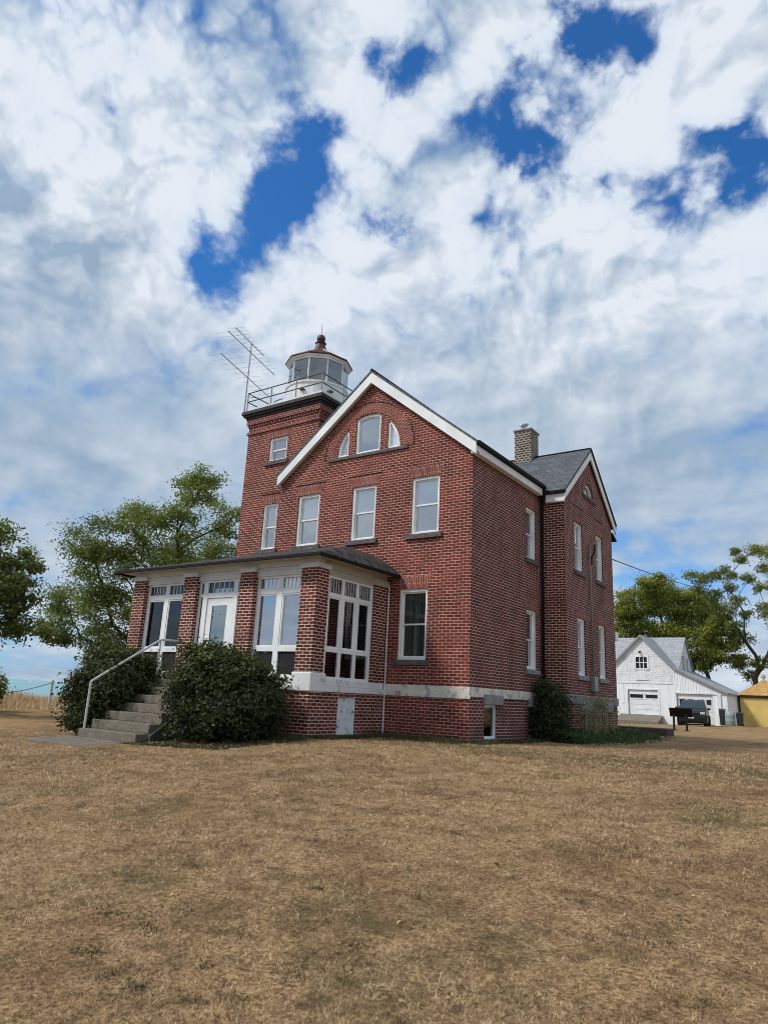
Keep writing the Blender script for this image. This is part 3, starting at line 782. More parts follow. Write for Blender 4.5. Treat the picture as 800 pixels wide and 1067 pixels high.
M = MB(); M.tube([t(a+.10, 2.55, .02), t(a+.10, 2.55, .08)], .03, 8); M.build('handle', BLACK, dr)

# porch roof: hipped, dark shingles
def roofz(x, y):
    dS = max(0.0, -2.48-x); dL = max(0.0, x+11.72); dF = max(0.0, y+4.0)
    side = np.interp(dS, [0, .35, .8, 1.3, 2.4, 3.4, 5], [0, .30, .58, .80, 1.02, 1.2, 1.6])
    left = .35*dL; front = .295*dF
    return 4.90+min(side, left, front, 1.17)
M = MB(); gx = list(np.linspace(-11.72, -8, 8)) + list(np.linspace(-7.6, -2.48, 30)); gy = list(np.linspace(-4.0, -.02, 20))
for a, b_ in zip(gx[:-1], gx[1:]):
    for c, d in zip(gy[:-1], gy[1:]):
        M.quad((a, c, roofz(a, c)), (b_, c, roofz(b_, c)), (b_, d, roofz(b_, d)), (a, d, roofz(a, d)))
M.build('porch_roof', SHING, L)
M = MB(); M.box(-11.74, -2.46, -4.02, -3.96, 4.80, 4.895); M.box(-2.52, -2.46, -3.96, -.03, 4.79, 4.895); M.box(-11.74, -11.68, -3.96, -.03, 4.80, 4.895)
M.build('porch_gutter', BLACK, L, bevel=.012)
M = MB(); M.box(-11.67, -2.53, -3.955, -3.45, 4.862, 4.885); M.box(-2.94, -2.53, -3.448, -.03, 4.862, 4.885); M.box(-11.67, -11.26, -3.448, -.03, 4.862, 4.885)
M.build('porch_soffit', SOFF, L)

# ------------------------------------------------------------------ steps, slab, handrail
sx0, sx1 = -8.40, -5.90
ST = thing('concrete_steps', 'worn concrete steps climbing between two round bushes to the porch door', 'steps', (-7.15, -6.6, -.3))
M = MB(); rs, td, y0_, zb = .236, .37, -6.6, -.30
for k in range(8):
    ya = y0_+td*k; z1 = zb+rs*(k+1)
    e = .004*k
    M.prism([(sx0+e, ya, z1-rs if k else -.7), (sx0+e, py-.07, z1-rs if k else -.7), (sx0+e, py-.07, z1-.001), (sx0+e, ya, z1-.001)], (sx1-sx0-2*e, 0, 0))
M.build('treads', CONC, ST, bevel=.018)
M = MB(); M.prism([(sx1+.003, -6.3, -.7), (sx1+.003, py-.07, -.7), (sx1+.003, py-.07, 1.3), (sx1+.003, -4.15, 1.28), (sx1+.003, -6.25, -.10)], (.12, 0, 0)); M.build('side_cheek', CONCD, ST)
M = MB()
M.prism([(-8.9, -7.75, -.335), (-6.3, -7.95, -.345), (-6.0, -6.63, -.28), (-8.75, -6.62, -.27)], (0, 0, -.25))
tag(place(M.build('concrete_slab', CONC, bevel=.02), (-8, -7.2, -.5)), 'thin concrete paving slab lying at the foot of the steps', 'paving slab')
H = thing('handrail', 'white painted pipe handrail beside the concrete steps', 'handrail', (-8.3, -6.5, -.07))
M = MB(); M.tube([(-8.3, -6.5, -.06), (-8.3, -6.5, 1.15)], .035, 10); M.build('post', RAILW, H)
M = MB(); M.tube([(-8.3, -4.35, 1.3), (-8.3, -4.35, 2.5)], .03, 10); M.build('post', RAILW, H)
M = MB(); M.tube([(-8.3, -6.52, 1.13), (-8.3, -6.46, 1.20), (-8.3, -4.42, 2.47), (-8.3, -4.3, 2.52), (-8.3, -3.52, 2.52)], .035, 10); M.build('rail', RAILW, H, smooth=True)

# ------------------------------------------------------------------ foliage helpers
def leaf_mesh(name, centres, normals, size, tint, aspect=.62):
    """one small pointed leaf per centre; tint (n) goes to a colour attribute"""
    n = len(centres); rv = rng.normal(size=(n, 3))
    a = np.cross(normals, rv); a /= np.linalg.norm(a, axis=1)[:, None]+1e-9
    b_ = np.cross(normals, a); b_ /= np.linalg.norm(b_, axis=1)[:, None]+1e-9
    s = (size*rng.uniform(.65, 1.3, n))[:, None]
    fold = normals*s*.12
    P = np.stack([centres-a*s*.5, centres-b_*s*.5*aspect+fold, centres+a*s*.55, centres+b_*s*.5*aspect+fold], 1).reshape(-1, 3)
    me = bpy.data.meshes.new(name)
    me.vertices.add(4*n); me.vertices.foreach_set('co', P.ravel())
    me.loops.add(4*n); me.loops.foreach_set('vertex_index', np.arange(4*n))
    me.polygons.add(n); me.polygons.foreach_set('loop_start', np.arange(n)*4); me.polygons.foreach_set('loop_total', np.full(n, 4))
    at = me.color_attributes.new('tint', 'FLOAT_COLOR', 'POINT')
    c = np.repeat(tint, 4); at.data.foreach_set('color', np.stack([c, c, c, np.ones_like(c)], 1).ravel())
    me.update(); me.validate()
    return me
def leaf_mat(name, dark, mid, light, trans=.3):
    m, g, b = new_mat(name)
    at = g.node('ShaderNodeAttribute', attribute_name='tint')
    cr = g.node('ShaderNodeValToRGB'); g.put(cr.inputs[0], at.outputs['Fac'])
    e = cr.color_ramp.elements; e[0].color = (*dark, 1); e[1].color = (*light, 1); q = e.new(.5); q.color = (*mid, 1)
    c = cr.outputs[0]
    setb(g, b, c, .55, .3)
    tr = g.node('ShaderNodeBsdfTranslucent'); g.put(tr.inputs[0], g.mix(.5, c, tuple(min(1, x*1.5) for x in light)))
    mx = g.node('ShaderNodeMixShader'); mx.inputs[0].default_value = trans
    out = m.node_tree.nodes['Material Output']
    g.l.new(b.outputs[0], mx.inputs[1]); g.l.new(tr.outputs[0], mx.inputs[2]); g.l.new(mx.outputs[0], out.inputs[0])
    return m
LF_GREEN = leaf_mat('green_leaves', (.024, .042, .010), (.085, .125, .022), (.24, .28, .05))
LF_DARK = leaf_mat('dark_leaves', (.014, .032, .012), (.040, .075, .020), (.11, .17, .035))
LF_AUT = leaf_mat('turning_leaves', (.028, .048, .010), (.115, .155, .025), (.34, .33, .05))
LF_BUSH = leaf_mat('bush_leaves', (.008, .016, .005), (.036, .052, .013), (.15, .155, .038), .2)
def bark_mat():
    m, g, b = new_mat('bark')
    n = g.noise(g.mapping(g.obj(), scale=(4, 4, .8)), 3, 6, .7)
    setb(g, b, g.mix(g.ramp(n, .3, .7), (.045, .038, .030), (.10, .085, .07)), .95, .1, normal=g.bump(n, .8, .03))
    return m
BARK = bark_mat()

def unit(v): return v/(np.linalg.norm(v)+1e-9)
def make_tree(name, label, base, fork, blobs, leaf, mat, r0, dens=1.0, sub=7, group=None, flat=.55, tint_shift=0.0, snake=.35, spread=1.0):
    """trunk, limbs grown towards blob centres and their leaf clumps"""
    base = np.array(base, float)
    R_ = rng
    nodes = [base.copy()]; par = [-1]; PL = [0.0]
    top = base+np.array(fork, float); k = 6
    for i in range(1, k+1):
        nodes.append(base+(top-base)*i/k+R_.normal(size=3)*[.10, .10, 0]*min(1, r0*2)*(i < k)); par.append(i-1); PL.append(0.0)
    subs = []
    for bx_, by_, bz_, br in blobs:
        c = np.array([bx_, by_, bz_]); n = max(3, int(sub*max(.5, br)**1.5))
        d = R_.normal(size=(n, 3)); d /= np.linalg.norm(d, axis=1)[:, None]
        subs.append((c, br, c+d*br*(R_.uniform(.25, 1.0, n)**.5)[:, None]*[1, 1, .85]))
    order = sorted(subs, key=lambda s: np.linalg.norm(s[0]-top))
    def connect(target, minnode):
        P = np.array(nodes[minnode:]); dd = np.linalg.norm(P-target, axis=1)
        up = np.clip(P[:, 2]-target[2], 0, None)
        i = int(np.argmin(dd+1.2*up+snake*np.array(PL[minnode:])))+minnode
        a = nodes[i]; L_ = np.linalg.norm(target-a); n = max(2, int(L_/ (.9 if L_ > 3 else .45)))
        last = i; bend = unit(R_.normal(size=3))*L_*.05
        for q in range(1, n+1):
            f = q/n
            p = a+(target-a)*f+bend*math.sin(PI*f)+R_.normal(size=3)*.02*min(L_, 3)*(q < n)+np.array([0, 0, .05*L_*math.sin(PI*f)])
            PL.append(PL[last]+float(np.linalg.norm(p-nodes[last]))); nodes.append(p); par.append(last); last = len(nodes)-1
    for c, br, sc in order: connect(c-np.array([0, 0, br*.3]), 3)
    for c, br, sc in order:
        for p in sc: connect(p, 5)
    N = len(nodes); cnt = np.zeros(N); kids = np.zeros(N, int)
    for i in range(1, N): kids[par[i]] += 1
    cnt[kids == 0] = 1
    for i in range(N-1, 0, -1): cnt[par[i]] += cnt[i]
    rad = r0*(cnt/cnt[0])**.62; rad = np.maximum(rad, .014)
    M = MB()
    for i in range(1, N):
        p = par[i]; ra = min(rad[p], rad[i]*1.35); 
        if p == 0: ra = rad[0]*1.25
        M.tube([nodes[p], nodes[i]], [ra, rad[i]], 7 if rad[i] > .08 else 4, caps=False)
    loc = (float(base[0]), float(base[1]), float(base[2]))
    t_ = thing(name, label, 'tree', loc, group)
    tr_ = M.build('trunk', BARK, t_, smooth=True)
    C_, Nn, Tt = [], [], []
    zmin = min(b_[2]-b_[3] for b_ in blobs); zmax = max(b_[2]+b_[3] for b_ in blobs)
    for c, br, sc in subs:
        for p in sc:
            n = int(dens*R_.uniform(50, 120)); rr = R_.uniform(.34, .60)*max(.6, br**.5)*spread
            d = R_.normal(size=(n, 3))*[1, 1, flat]*rr*.62
            q = p+d; C_.append(q)
            nn = R_.normal(size=(n, 3))*.8+[0, 0, .9]+.5*d/rr; nn /= np.linalg.norm(nn, axis=1)[:, None]; Nn.append(nn)
            h = (p[2]-zmin)/(zmax-zmin); cl = R_.normal()*.13
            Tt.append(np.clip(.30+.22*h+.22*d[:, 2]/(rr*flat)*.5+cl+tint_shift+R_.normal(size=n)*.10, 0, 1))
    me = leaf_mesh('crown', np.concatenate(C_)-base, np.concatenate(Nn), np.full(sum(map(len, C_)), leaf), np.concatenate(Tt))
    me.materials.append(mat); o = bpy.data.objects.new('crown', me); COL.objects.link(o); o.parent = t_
    return t_

def make_bush(name, label, c, r, n, leaf, mat, cat='bush', power=2.6, gap=0.0):
    """twiggy stems and a dense shell of leaves over an uneven rounded volume"""
    c = np.array(c, float); r = np.array(r, float)
    z_ = gz(c[0], c[1]); base = np.array([c[0], c[1], z_])
    t_ = thing(name, label, cat, tuple(map(float, base)))
    M = MB()
    for k in range(26):
        d = unit(rng.normal(size=3)*[1, 1, .6]+[0, 0, .5]); e = c+d*r*.86
        s = base+[rng.uniform(-.3, .3)*r[0], rng.uniform(-.3, .3)*r[1], -.05]; mid = (s+e)/2+rng.normal(size=3)*.1
        M.tube([s, mid, e], [.03, .02, .008], 5, caps=False)
    M.build('stems', BARK, t_)
    ncl = 620
    d = rng.normal(size=(ncl, 3)); d /= np.linalg.norm(d, axis=1)[:, None]
    # superellipsoid radius + lumpy outline
    sup = (np.abs(d[:, 0])**power+np.abs(d[:, 1])**power+np.abs(d[:, 2])**power)**(-1/power)
    lump = 1+.24*(vnoise(d[:, 0]*2+9, d[:, 1]*2+d[:, 2]*3, 1.3, 2)-.5)*2+.07*rng.normal(size=ncl)+.16*(rng.uniform(size=ncl) > .93)
    depth = rng.uniform(.72, 1.0, ncl)**.6
    P = c+d*(sup*lump*depth)[:, None]*r
    keep = P[:, 2] > z_+.12; P = P[keep]; d = d[keep]; depth = depth[keep]
    per = int(n/len(P)); C_, Nn, Tt = [], [], []
    for p, dd, dp in zip(P, d, depth):
        q = rng.normal(size=(per, 3))*[.17, .17, .12]; C_.append(p+q)
        nn = rng.normal(size=(per, 3))*.7+dd*.8+[0, 0, .5]; nn /= np.linalg.norm(nn, axis=1)[:, None]; Nn.append(nn)
        cl = rng.normal()*.12
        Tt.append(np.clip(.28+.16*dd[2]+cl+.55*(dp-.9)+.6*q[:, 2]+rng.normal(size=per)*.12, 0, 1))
    C_ = np.concatenate(C_); ok = C_[:, 2] > z_+.03
    Nn = np.concatenate(Nn)[ok]; Tt = np.concatenate(Tt)[ok]; C_ = C_[ok]
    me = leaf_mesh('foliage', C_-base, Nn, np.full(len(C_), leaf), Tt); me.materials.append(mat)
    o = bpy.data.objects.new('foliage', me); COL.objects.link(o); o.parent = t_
    return t_

# planting
make_bush('round_bush', 'rounded dark green bush in front of the porch, right of the steps', (-4.55, -5.0, .92), (1.34, 1.12, 1.12), 34000, .105, LF_BUSH)
make_bush('round_bush', 'rounded dark green bush left of the steps, behind the handrail', (-9.20, -4.95, .78), (.98, 1.27, 1.18), 32000, .105, LF_BUSH)
make_bush('wall_shrub', 'dark upright shrub filling the corner beneath the black downspout', (.50, 4.75, .75), (.52, .55, .98), 11000, .08, LF_BUSH, 'shrub')

T1 = [(-30.8, 6.5, 9.9, 1.64), (-29.8, 9.0, 11.5, 1.64), (-30.9, 8.0, 8.0, 2.27), (-29.3, 10.6, 9.2, 2.4), (-26.6, 11.2, 13.8, 1.39), (-25.2, 8.9, 10.7, 1.64), (-22.3, 10.3, 11.3, 1.26), (-35.6, 8.8, 6.4, 1.51), (-30.1, 8.6, 5.4, 2.02), (-27.3, 10.2, 6.2, 2.27), (-27.5, 14.5, 10.1, 1.51), (-34.3, 7.5, 4.5, 1.01), (-26.9, 12.1, 15.0, 1.01), (-30.6, 10.5, 3.5, 1.26), (-33.3, 9.8, 3.9, 1.01), (-25.7, 10.1, 7.9, 1.89)]
make_tree('shade_tree', 'large spreading green tree standing behind the porch beside the lake', (-29.2, 12.6, gz(-29.2, 12.6)-.1), (.5, -.8, 3.6), T1, .17, LF_GREEN, .36, 1.4, 14, tint_shift=.24, spread=1.12)
T0 = [(-21.1, -3.5, 7.1, 0.74), (-22.3, -3.1, 5.9, 1.4), (-20.3, -2.7, 5.1, 0.58), (-22.0, -2.7, 3.8, 1.4), (-20.9, -2.0, 3.5, 0.66), (-18.3, -2.3, 2.9, 0.37), (-19.7, -0.7, 2.9, 0.29), (-22.5, -4.1, 5.3, 1.65), (-22.2, -4.3, 3.3, 1.65), (-20.2, -5.2, 7.4, 0.91), (-20.7, -2.0, 6.0, 0.25), (-22.6, -3.0, 4.6, 1.5), (-21.6, -2.4, 6.4, .7), (-20.6, -2.2, 4.3, .6)]
make_tree('shade_tree', 'dark green tree at the left edge of the photo with drooping branches', (-24.1, -2.9, gz(-24.1, -2.9)-.1), (.3, .1, 2.4), T0, .15, LF_GREEN, .28, 1.0, 16, tint_shift=.06)
make_bush('light_green_sapling', 'light green young bush beneath the tree at the left edge', (-25.3, -1.0, .65), (1.0, .8, .85), 2600, .17, LF_AUT, 'bush')
R1 = [(-17.8, 83.3, 15.8, 2.96), (-15.0, 86.2, 17.8, 2.42), (-11.8, 85.1, 15.9, 2.55), (-18.6, 84.6, 12.3, 2.69), (-14.5, 84.3, 13.6, 3.23), (-11.4, 90.3, 13.5, 2.69), (-9.6, 90.4, 15.9, 1.61), (-9.5, 86.3, 10.4, 2.15), (-13.3, 83.7, 10.9, 2.69), (-14.8, 81.0, 18.1, 1.61), (-20.3, 83.9, 14.3, 2.15), (-11.6, 88.1, 8.0, 1.34)]
make_tree('shade_tree', 'full round-crowned green tree rising behind the white barn roof', (-12.3, 89.0, gz(-12.3, 89)-.1), (0, -.5, 5.5), R1, .31, LF_AUT, .42, 1.5, 9, tint_shift=.20, spread=1.2)
R2 = [(-7.3, 78.6, 10.7, 1.57), (-5.4, 79.1, 9.5, 1.09), (-8.8, 77.7, 9.0, 1.21), (-7.1, 78.7, 8.0, 1.45), (-4.9, 80.2, 7.7, 1.09), (-6.1, 78.8, 12.2, 1.09), (-8.4, 79.0, 6.8, 0.72), (-5.4, 80.9, 11.1, 0.85)]
make_tree('small_tree', 'small green tree between the barn and the tall bare-limbed tree', (-8.2, 80.3, gz(-8.2, 80.3)-.1), (0, -.2, 3.8), R2, .28, LF_AUT, .24, 1.2, 10, tint_shift=.12, spread=1.3)
R3 = [(-8.5, 73.6, 17.5, 0.59), (-7.5, 76.0, 17.4, 0.94), (-6.0, 76.4, 17.9, 0.71), (-6.8, 77.6, 15.4, 1.06), (-5.4, 77.2, 13.4, 1.18), (-3.6, 74.9, 14.4, 0.83), (-1.7, 78.5, 21.1, 0.94), (-3.2, 78.3, 20.2, 0.59), (-4.6, 77.7, 18.0, 0.59), (-2.4, 77.3, 17.6, 0.71), (-0.8, 78.9, 18.9, 0.83), (0.5, 76.1, 20.3, 0.94), (-4.7, 77.6, 16.5, 0.71), (-3.6, 78.8, 10.5, 0.94), (-2.3, 78.8, 7.4, 0.83), (-0.6, 76.7, 13.4, 1.06), (-6.3, 78.3, 11.4, 1.06), (-3.8, 80.7, 6.0, 0.71), (-1.2, 75.5, 16.0, 0.71), (0.1, 80.7, 17.0, 1.18), (0.5, 80.0, 12.2, 1.42), (1.8, 77.2, 18.7, 1.18), (-4.2, 76.1, 11.8, 0.71), (-3.4, 79.2, 13.3, 0.59), (-4.6, 81.0, 7.1, 0.71), (-0.1, 78.8, 7.5, 1.06), (-7.7, 74.4, 15.8, 0.59), (-4.5, 74.2, 18.2, 0.47), (-3.6, 76.3, 20.8, 0.47), (3.5, 79, 14.5, 1.6), (4, 78, 19, 1.5), (3, 80, 9.5, 1.3), (2, 78, 22, 1.1)]
make_tree('tall_sparse_tree', 'tall thin-leaved tree with dark bare limbs behind the yellow hut', (-2.6, 80.6, gz(-2.6, 80.6)-.1), (.0, -.4, 2.4), R3, .25, LF_AUT, .34, .50, 20, snake=.6, tint_shift=.10, spread=1.45)

# ------------------------------------------------------------------ barn
m, g, b = new_mat('batten_boards')
o = g.obj()
sp = g.node('ShaderNodeSeparateXYZ'); g.put(sp.inputs[0], o)
st = g.noise(g.mapping(o, scale=(7, 7, .45)), 1.3, 4, .7)
pl_n = g.noise(g.mapping(o, scale=(3.1, 3.1, .02)), 1.0, 1)
c = g.mix(g.ramp(pl_n, .4, .6, 0, .3), (.80, .82, .84), (.62, .64, .66))
c = g.mix(g.smooth(st, .55, .72, 0, .65), c, (.32, .32, .33))
setb(g, b, c, .85, .2)
BATT = m
m, g, b = new_mat('shingled_barn_wall')
o = g.obj(); t = g.node('ShaderNodeTexBrick'); g.put(t.inputs['Vector'], g.uv())
g.put(t.inputs['Color1'], (.80, .82, .84)); g.put(t.inputs['Color2'], (.70, .72, .74)); g.put(t.inputs['Mortar'], (.45, .45, .46))
g.put(t.inputs['Scale'], 1.0); g.put(t.inputs['Brick Width'], .30); g.put(t.inputs['Row Height'], .24); g.put(t.inputs['Mortar Size'], .014)
ch_ = g.smooth(g.noise(o, 1.8, 6, .75), .53, .70, 0, .6)
c = g.mix(ch_, t.outputs['Color'], (.36, .34, .33))
setb(g, b, c, .9, .2, normal=g.bump(t.outputs['Fac'], .4, .02))
BSH = m
BN = thing('white_barn', 'weathered white barn garage with gable, dormer wing and lean-to carport bay', 'barn', (-12, 64, 0))
tA = T('y', 64.0)
MZ = lambda x: 9.22 - (1.0*(-12.2-x) if x < -12.2 else 1.055*(x+12.2))
M = MB(); wall(M, tA, [(-15.4, 4.05), (-8.99, 4.05), (-8.99, MZ(-8.99)), (-12.2, MZ(-12.2)), (-15.4, MZ(-15.4))], [rect(-12.86, -11.60, 5.65, 6.9)]); M.build('gable_wall', BSH, BN)
M = MB(); wall(M, tA, rect(-15.4, -9.0, -.3, 4.05), [rect(-13.95, -10.47, .66, 3.35)], .2)
wall(M, tA, [(-9.0, -.3), (-8.72, -.3), (-8.72, 3.12), (-9.0, 3.12)]); wall(M, tA, [(-9.0, 3.12), (-3.85, 3.12), (-3.85, 3.28), (-8.98, 5.72), (-9.0, 5.72)])
wall(M, tA, rect(-5.1, -3.85, -.3, 3.12)); wall(M, T('x', -3.85), rect(64, 76, -.3, 3.25)); M.quad((-15.4, 64, -.3), (-15.4, 76, -.3), (-15.4, 76, 6), (-15.4, 64, 6))
M.quad((-15.4, 76, -.3), (-3.85, 76, -.3), (-3.85, 76, 3.2), (-15.4, 76, 6.0))
M.build('board_wall', BATT, BN)
M = MB()
for k in range(30):
    x = -8.85+.27*k
    if x > -3.9: break
    tb(M, tA, x, x+.05, 3.22, 5.62-(x+9.0)*.475, 0, .03)
for k in range(9): M.box(-3.85, -3.82, 64.6+1.2*k, 64.66+1.2*k, -.2, 3.2)
M.build('battens', BATT, BN)
M = MB(); tb(M, tA, -15.45, -9.0, 4.0, 4.14, 0, .05); tb(M, tA, -13.98, -13.85, .66, 3.42, 0, .05); tb(M, tA, -10.60, -10.44, .66, 3.42, 0, .05); tb(M, tA, -13.9, -10.5, 3.32, 3.46, 0, .055)
tb(M, tA, -8.95, -4.2, 3.06, 3.2, .032, .10)
M.box(-8.95, -8.70, 63.9, 64.0, -.2, 3.05); M.box(-4.66, -4.30, 63.85, 63.999, -.2, 3.05); M.box(-3.9, -3.7, 63.9, 63.999, -.2, 3.1)
M.build('trim', BARNW, BN)
def garage_door(x0, x1, z0, z1, slits):
    M = MB(); n = 5
    for k in range(n):
        za = z0+(z1-z0)*k/n; M.box(x0, x1, 64.12, 64.18, za+.015, z0+(z1-z0)*(k+1)/n-.015)
    M.box(x0, x1, 64.17, 64.2, z0, z1)
    d = M.build('garage_door', BARNW, BN)
    M = MB()
    for a, b_, c_, e_ in slits: M.box(a, b_, 64.085, 64.119, c_, e_)
    M.build('window_slits', simple('black_glass', (.01, .012, .015), .15), d)
garage_door(-13.86, -10.58, .67, 3.33, [(-13.66, -12.26, 2.46, 2.82), (-11.98, -10.72, 2.46, 2.82)])
garage_door(-8.70, -5.12, 0, 3.06, [(-8.45, -7.95, 2.0, 2.5), (-7.6, -7.0, 2.0, 2.5), (-6.6, -6.1, 2.0, 2.5), (-5.75, -5.3, 2.0, 2.5)])
M = MB(); tb(M, tA, -13.0, -12.84, 5.5, 7.05, 0, .06); tb(M, tA, -11.62, -11.46, 5.5, 7.05, 0, .06); tb(M, tA, -12.84, -11.62, 6.88, 7.05, 0, .07); tb(M, tA, -13.0, -11.46, 5.5, 5.66, .001, .1)
for x in (-12.43, -12.03): tb(M, tA, x-.04, x+.04, 5.66, 6.88, -.1, 0)
tb(M, tA, -12.84, -11.62, 6.24, 6.32, -.1, -.02)
w = M.build('loft_window', BARNW, BN)
M = MB(); M.quad(tA(-12.86, 5.65, -.11), tA(-11.6, 5.65, -.11), tA(-11.6, 6.9, -.11), tA(-12.86, 6.9, -.11)); M.build('pane', simple('dark_pane', (.02, .024, .028), .12), w)
M = MB(); tb(M, tA, -12.72, -11.72, 4.5, 5.45, 0, .04); tb(M, tA, -12.85, -11.55, 4.36, 4.48, 0, .08); M.build('loft_hatch', BARNW, BN)
M = MB(); M.tube([(-12.32, 63.98, 7.55), (-12.32, 63.75, 7.5)], .05, 6); M.lathe(-12.32, 63.7, [(.18, 7.30), (.05, 7.52)], 10); M.build('barn_lamp', BLACK, BN)
M = MB()
rz = lambda x: MZ(x)+.16
M.prism([(-12.2, 63.7, rz(-12.2)), (-8.9, 63.7, rz(-8.9)), (-8.9, 76, rz(-8.9)), (-12.2, 76, rz(-12.2))], (0, 0, -.14))
M.prism([(-12.2, 63.7, rz(-12.2)), (-15.9, 63.7, rz(-15.9)), (-15.9, 76, rz(-15.9)), (-12.2, 76, rz(-12.2))][::-1], (0, 0, -.14))
M.prism([(-9.0, 63.65, 5.93), (-3.55, 63.65, 3.30), (-3.55, 76, 3.30), (-9.0, 76, 5.93)], (0, 0, -.13))
# cross wing
M.prism([(-17, 70, 9.62), (-8.7, 70, 9.62), (-8.7, 65.9, 5.75), (-17, 65.9, 5.75)][::-1], (0, 0, -.14))
M.prism([(-17, 70, 9.62), (-8.7, 70, 9.62), (-8.7, 74.1, 5.75), (-17, 74.1, 5.75)], (0, 0, -.14))
M.build('barn_roof', BARNR, BN)
M = MB(); M.prism([(-8.95, 66.2, 5.6), (-8.95, 73.8, 5.6), (-8.95, 70, 9.4)], (.06, 0, 0)); M.build('cross_wing_gable', BSH, BN)
M = MB(); M.box(-8.885, -8.85, 68.6, 69.6, 5.9, 7.4); M.box(-8.885, -8.85, 70.6, 71.4, 6.0, 7.2); M.build('gable_hatch', simple('grey_boards', (.40, .41, .42), .8), BN)
M = MB()
for (xa, xb) in ((-12.2, -8.9), (-12.2, -15.9)):
    M.prism([(xa, 63.66, rz(xa)-.0), (xb, 63.66, rz(xb)), (xb, 63.66, rz(xb)-.26), (xa, 63.66, rz(xa)-.26)], (0, .035, 0))
M.prism([(-9.0, 63.61, 5.93), (-3.55, 63.61, 3.30), (-3.55, 63.61, 3.10), (-9.0, 63.61, 5.73)], (0, .035, 0))
M.build('bargeboard', simple('grey_weathered_trim', (.33, .34, .36), .8, var=.4), BN)
M = MB(); M.prism([(-14.6, 63.95, .66), (-10.2, 63.95, .66), (-9.9, 60.6, .02), (-15.0, 60.6, .02)], (0, 0, -.5))
tag(place(M.build('concrete_ramp', CONC), (-12.4, 62, 0)), 'sloping concrete apron in front of the closed left garage door', 'ramp')

# bins, block, hut
def barrel(name, label, x, y, r, h, mat, cat):
    z = gz(x, y); M = MB()
    M.lathe(x, y, [(r*.9, z), (r, z+.06*h), (r, z+.33*h), (r*1.04, z+.36*h), (r, z+.39*h), (r, z+.66*h), (r*1.04, z+.69*h), (r, z+.72*h), (r*.95, z+.92*h), (r*.7, z+.985*h), (r*.2, z+h)], 18)
    return tag(place(M.build(name, mat, smooth=True), (x, y, z)), label, cat)
barrel('water_barrel', 'pale grey-green rain barrel standing by the barn corner', -3.35, 62.6, .46, 1.45, simple('grey_green_plastic', (.27, .33, .31), .5), 'barrel')
def bin_(x, y, label, w=.62, h=1.35):
    z = gz(x, y); t_ = thing('trash_bin', label, 'trash bin', (x, y, z), 'dark trash bins beside the barn')
    M = MB(); i = w/2; k = i*.8
    M.v += [(x-k, y-k, z+.06), (x+k, y-k, z+.06), (x+k, y+k, z+.06), (x-k, y+k, z+.06), (x-i, y-i, z+h*.9), (x+i, y-i, z+h*.9), (x+i, y+i, z+h*.9), (x-i, y+i, z+h*.9)]
    M.f += [(3, 2, 1, 0), (4, 5, 6, 7), (0, 1, 5, 4), (1, 2, 6, 5), (2, 3, 7, 6), (3, 0, 4, 7)]
    M.build('body', simple('dark_plastic', (.012, .016, .018), .6), t_, bevel=.03)
    M = MB(); M.prism([(x-i-.03, y-i-.05, z+h*.905), (x-i-.03, y+i+.05, z+h*.905), (x-i-.03, y+i, z+h), (x-i-.03, y-i+.1, z+h*.95)], (w+.06, 0, 0)); M.build('lid', simple('dark_lid', (.018, .022, .025), .5), t_)
    for s in (-1, 1):
        M = MB(); M.tube([(x+s*i*.75, y+i*.85, z+.12), (x+s*(i*.75+.06), y+i*.85, z+.12)], .12, 12); M.build('wheel', BLACK, t_)
bin_(-4.15, 63.2, 'dark trash bin hard against the barn corner, left of the pale barrel', .55, 1.7)
bin_(-2.5, 63.0, 'dark trash bin between the pale barrel and the yellow hut', .62, 1.35)
M = MB(); M.box(-3.2, 1.25, 17.2, 18.6, -.1, .34)
tag(place(M.build('concrete_block', CONCD, bevel=.03), (-1, 17.9, 0)), 'low dark concrete block lying in the grass beyond the house', 'concrete block')

YEL = paint_mat('yellow_paint', (.72, .53, .17), .25, (.40, .33, .2), 3, .7, .6, .75)
HU = thing('yellow_hut', 'small square yellow hut with stained shingle roof and ball finial', 'hut', (-1.4, 73.2, 0))
hx0, hx1, hy0, hy1 = -3.55, .95, 71, 75.4; zc = gz(-1.3, 72)
M = MB(); M.box(hx0, hx1, hy0, hy1, zc-.4, 3.15)
M.build('wall', YEL, HU)
M = MB(); M.box(hx0-.04, hx1+.04, hy0-.04, hy1+.04, 3.0, 3.12); M.box(hx0-.25, hx1+.25, hy0-.25, hy1+.25, 3.152, 3.30); M.build('eave_trim', simple('brown_trim', (.12, .08, .05), .7), HU)
M = MB(); cx, cy = (hx0+hx1)/2, (hy0+hy1)/2
prof = [(2.6, 3.30), (2.0, 3.72), (1.2, 4.28), (.45, 4.75), (.22, 5.0)]
for (ra, za), (rb, zb_) in zip(prof[:-1], prof[1:]):
    for k in range(4):
        c = [(-1, -1), (1, -1), (1, 1), (-1, 1)]; a, b_ = c[k], c[(k+1) % 4]
        M.quad((cx+a[0]*ra, cy+a[1]*ra, za), (cx+b_[0]*ra, cy+b_[1]*ra, za), (cx+b_[0]*rb, cy+b_[1]*rb, zb_), (cx+a[0]*rb, cy+a[1]*rb, zb_))
M.build('roof', HUTR, HU)
M = MB(); M.lathe(cx, cy, [(.34, 4.9), (.30, 5.05), (.16, 5.12), (.14, 5.25), (.26, 5.4), (.24, 5.6), (.08, 5.75)], 12); M.build('finial', simple('stone_finial', (.50, .42, .28), .8), HU, smooth=True)

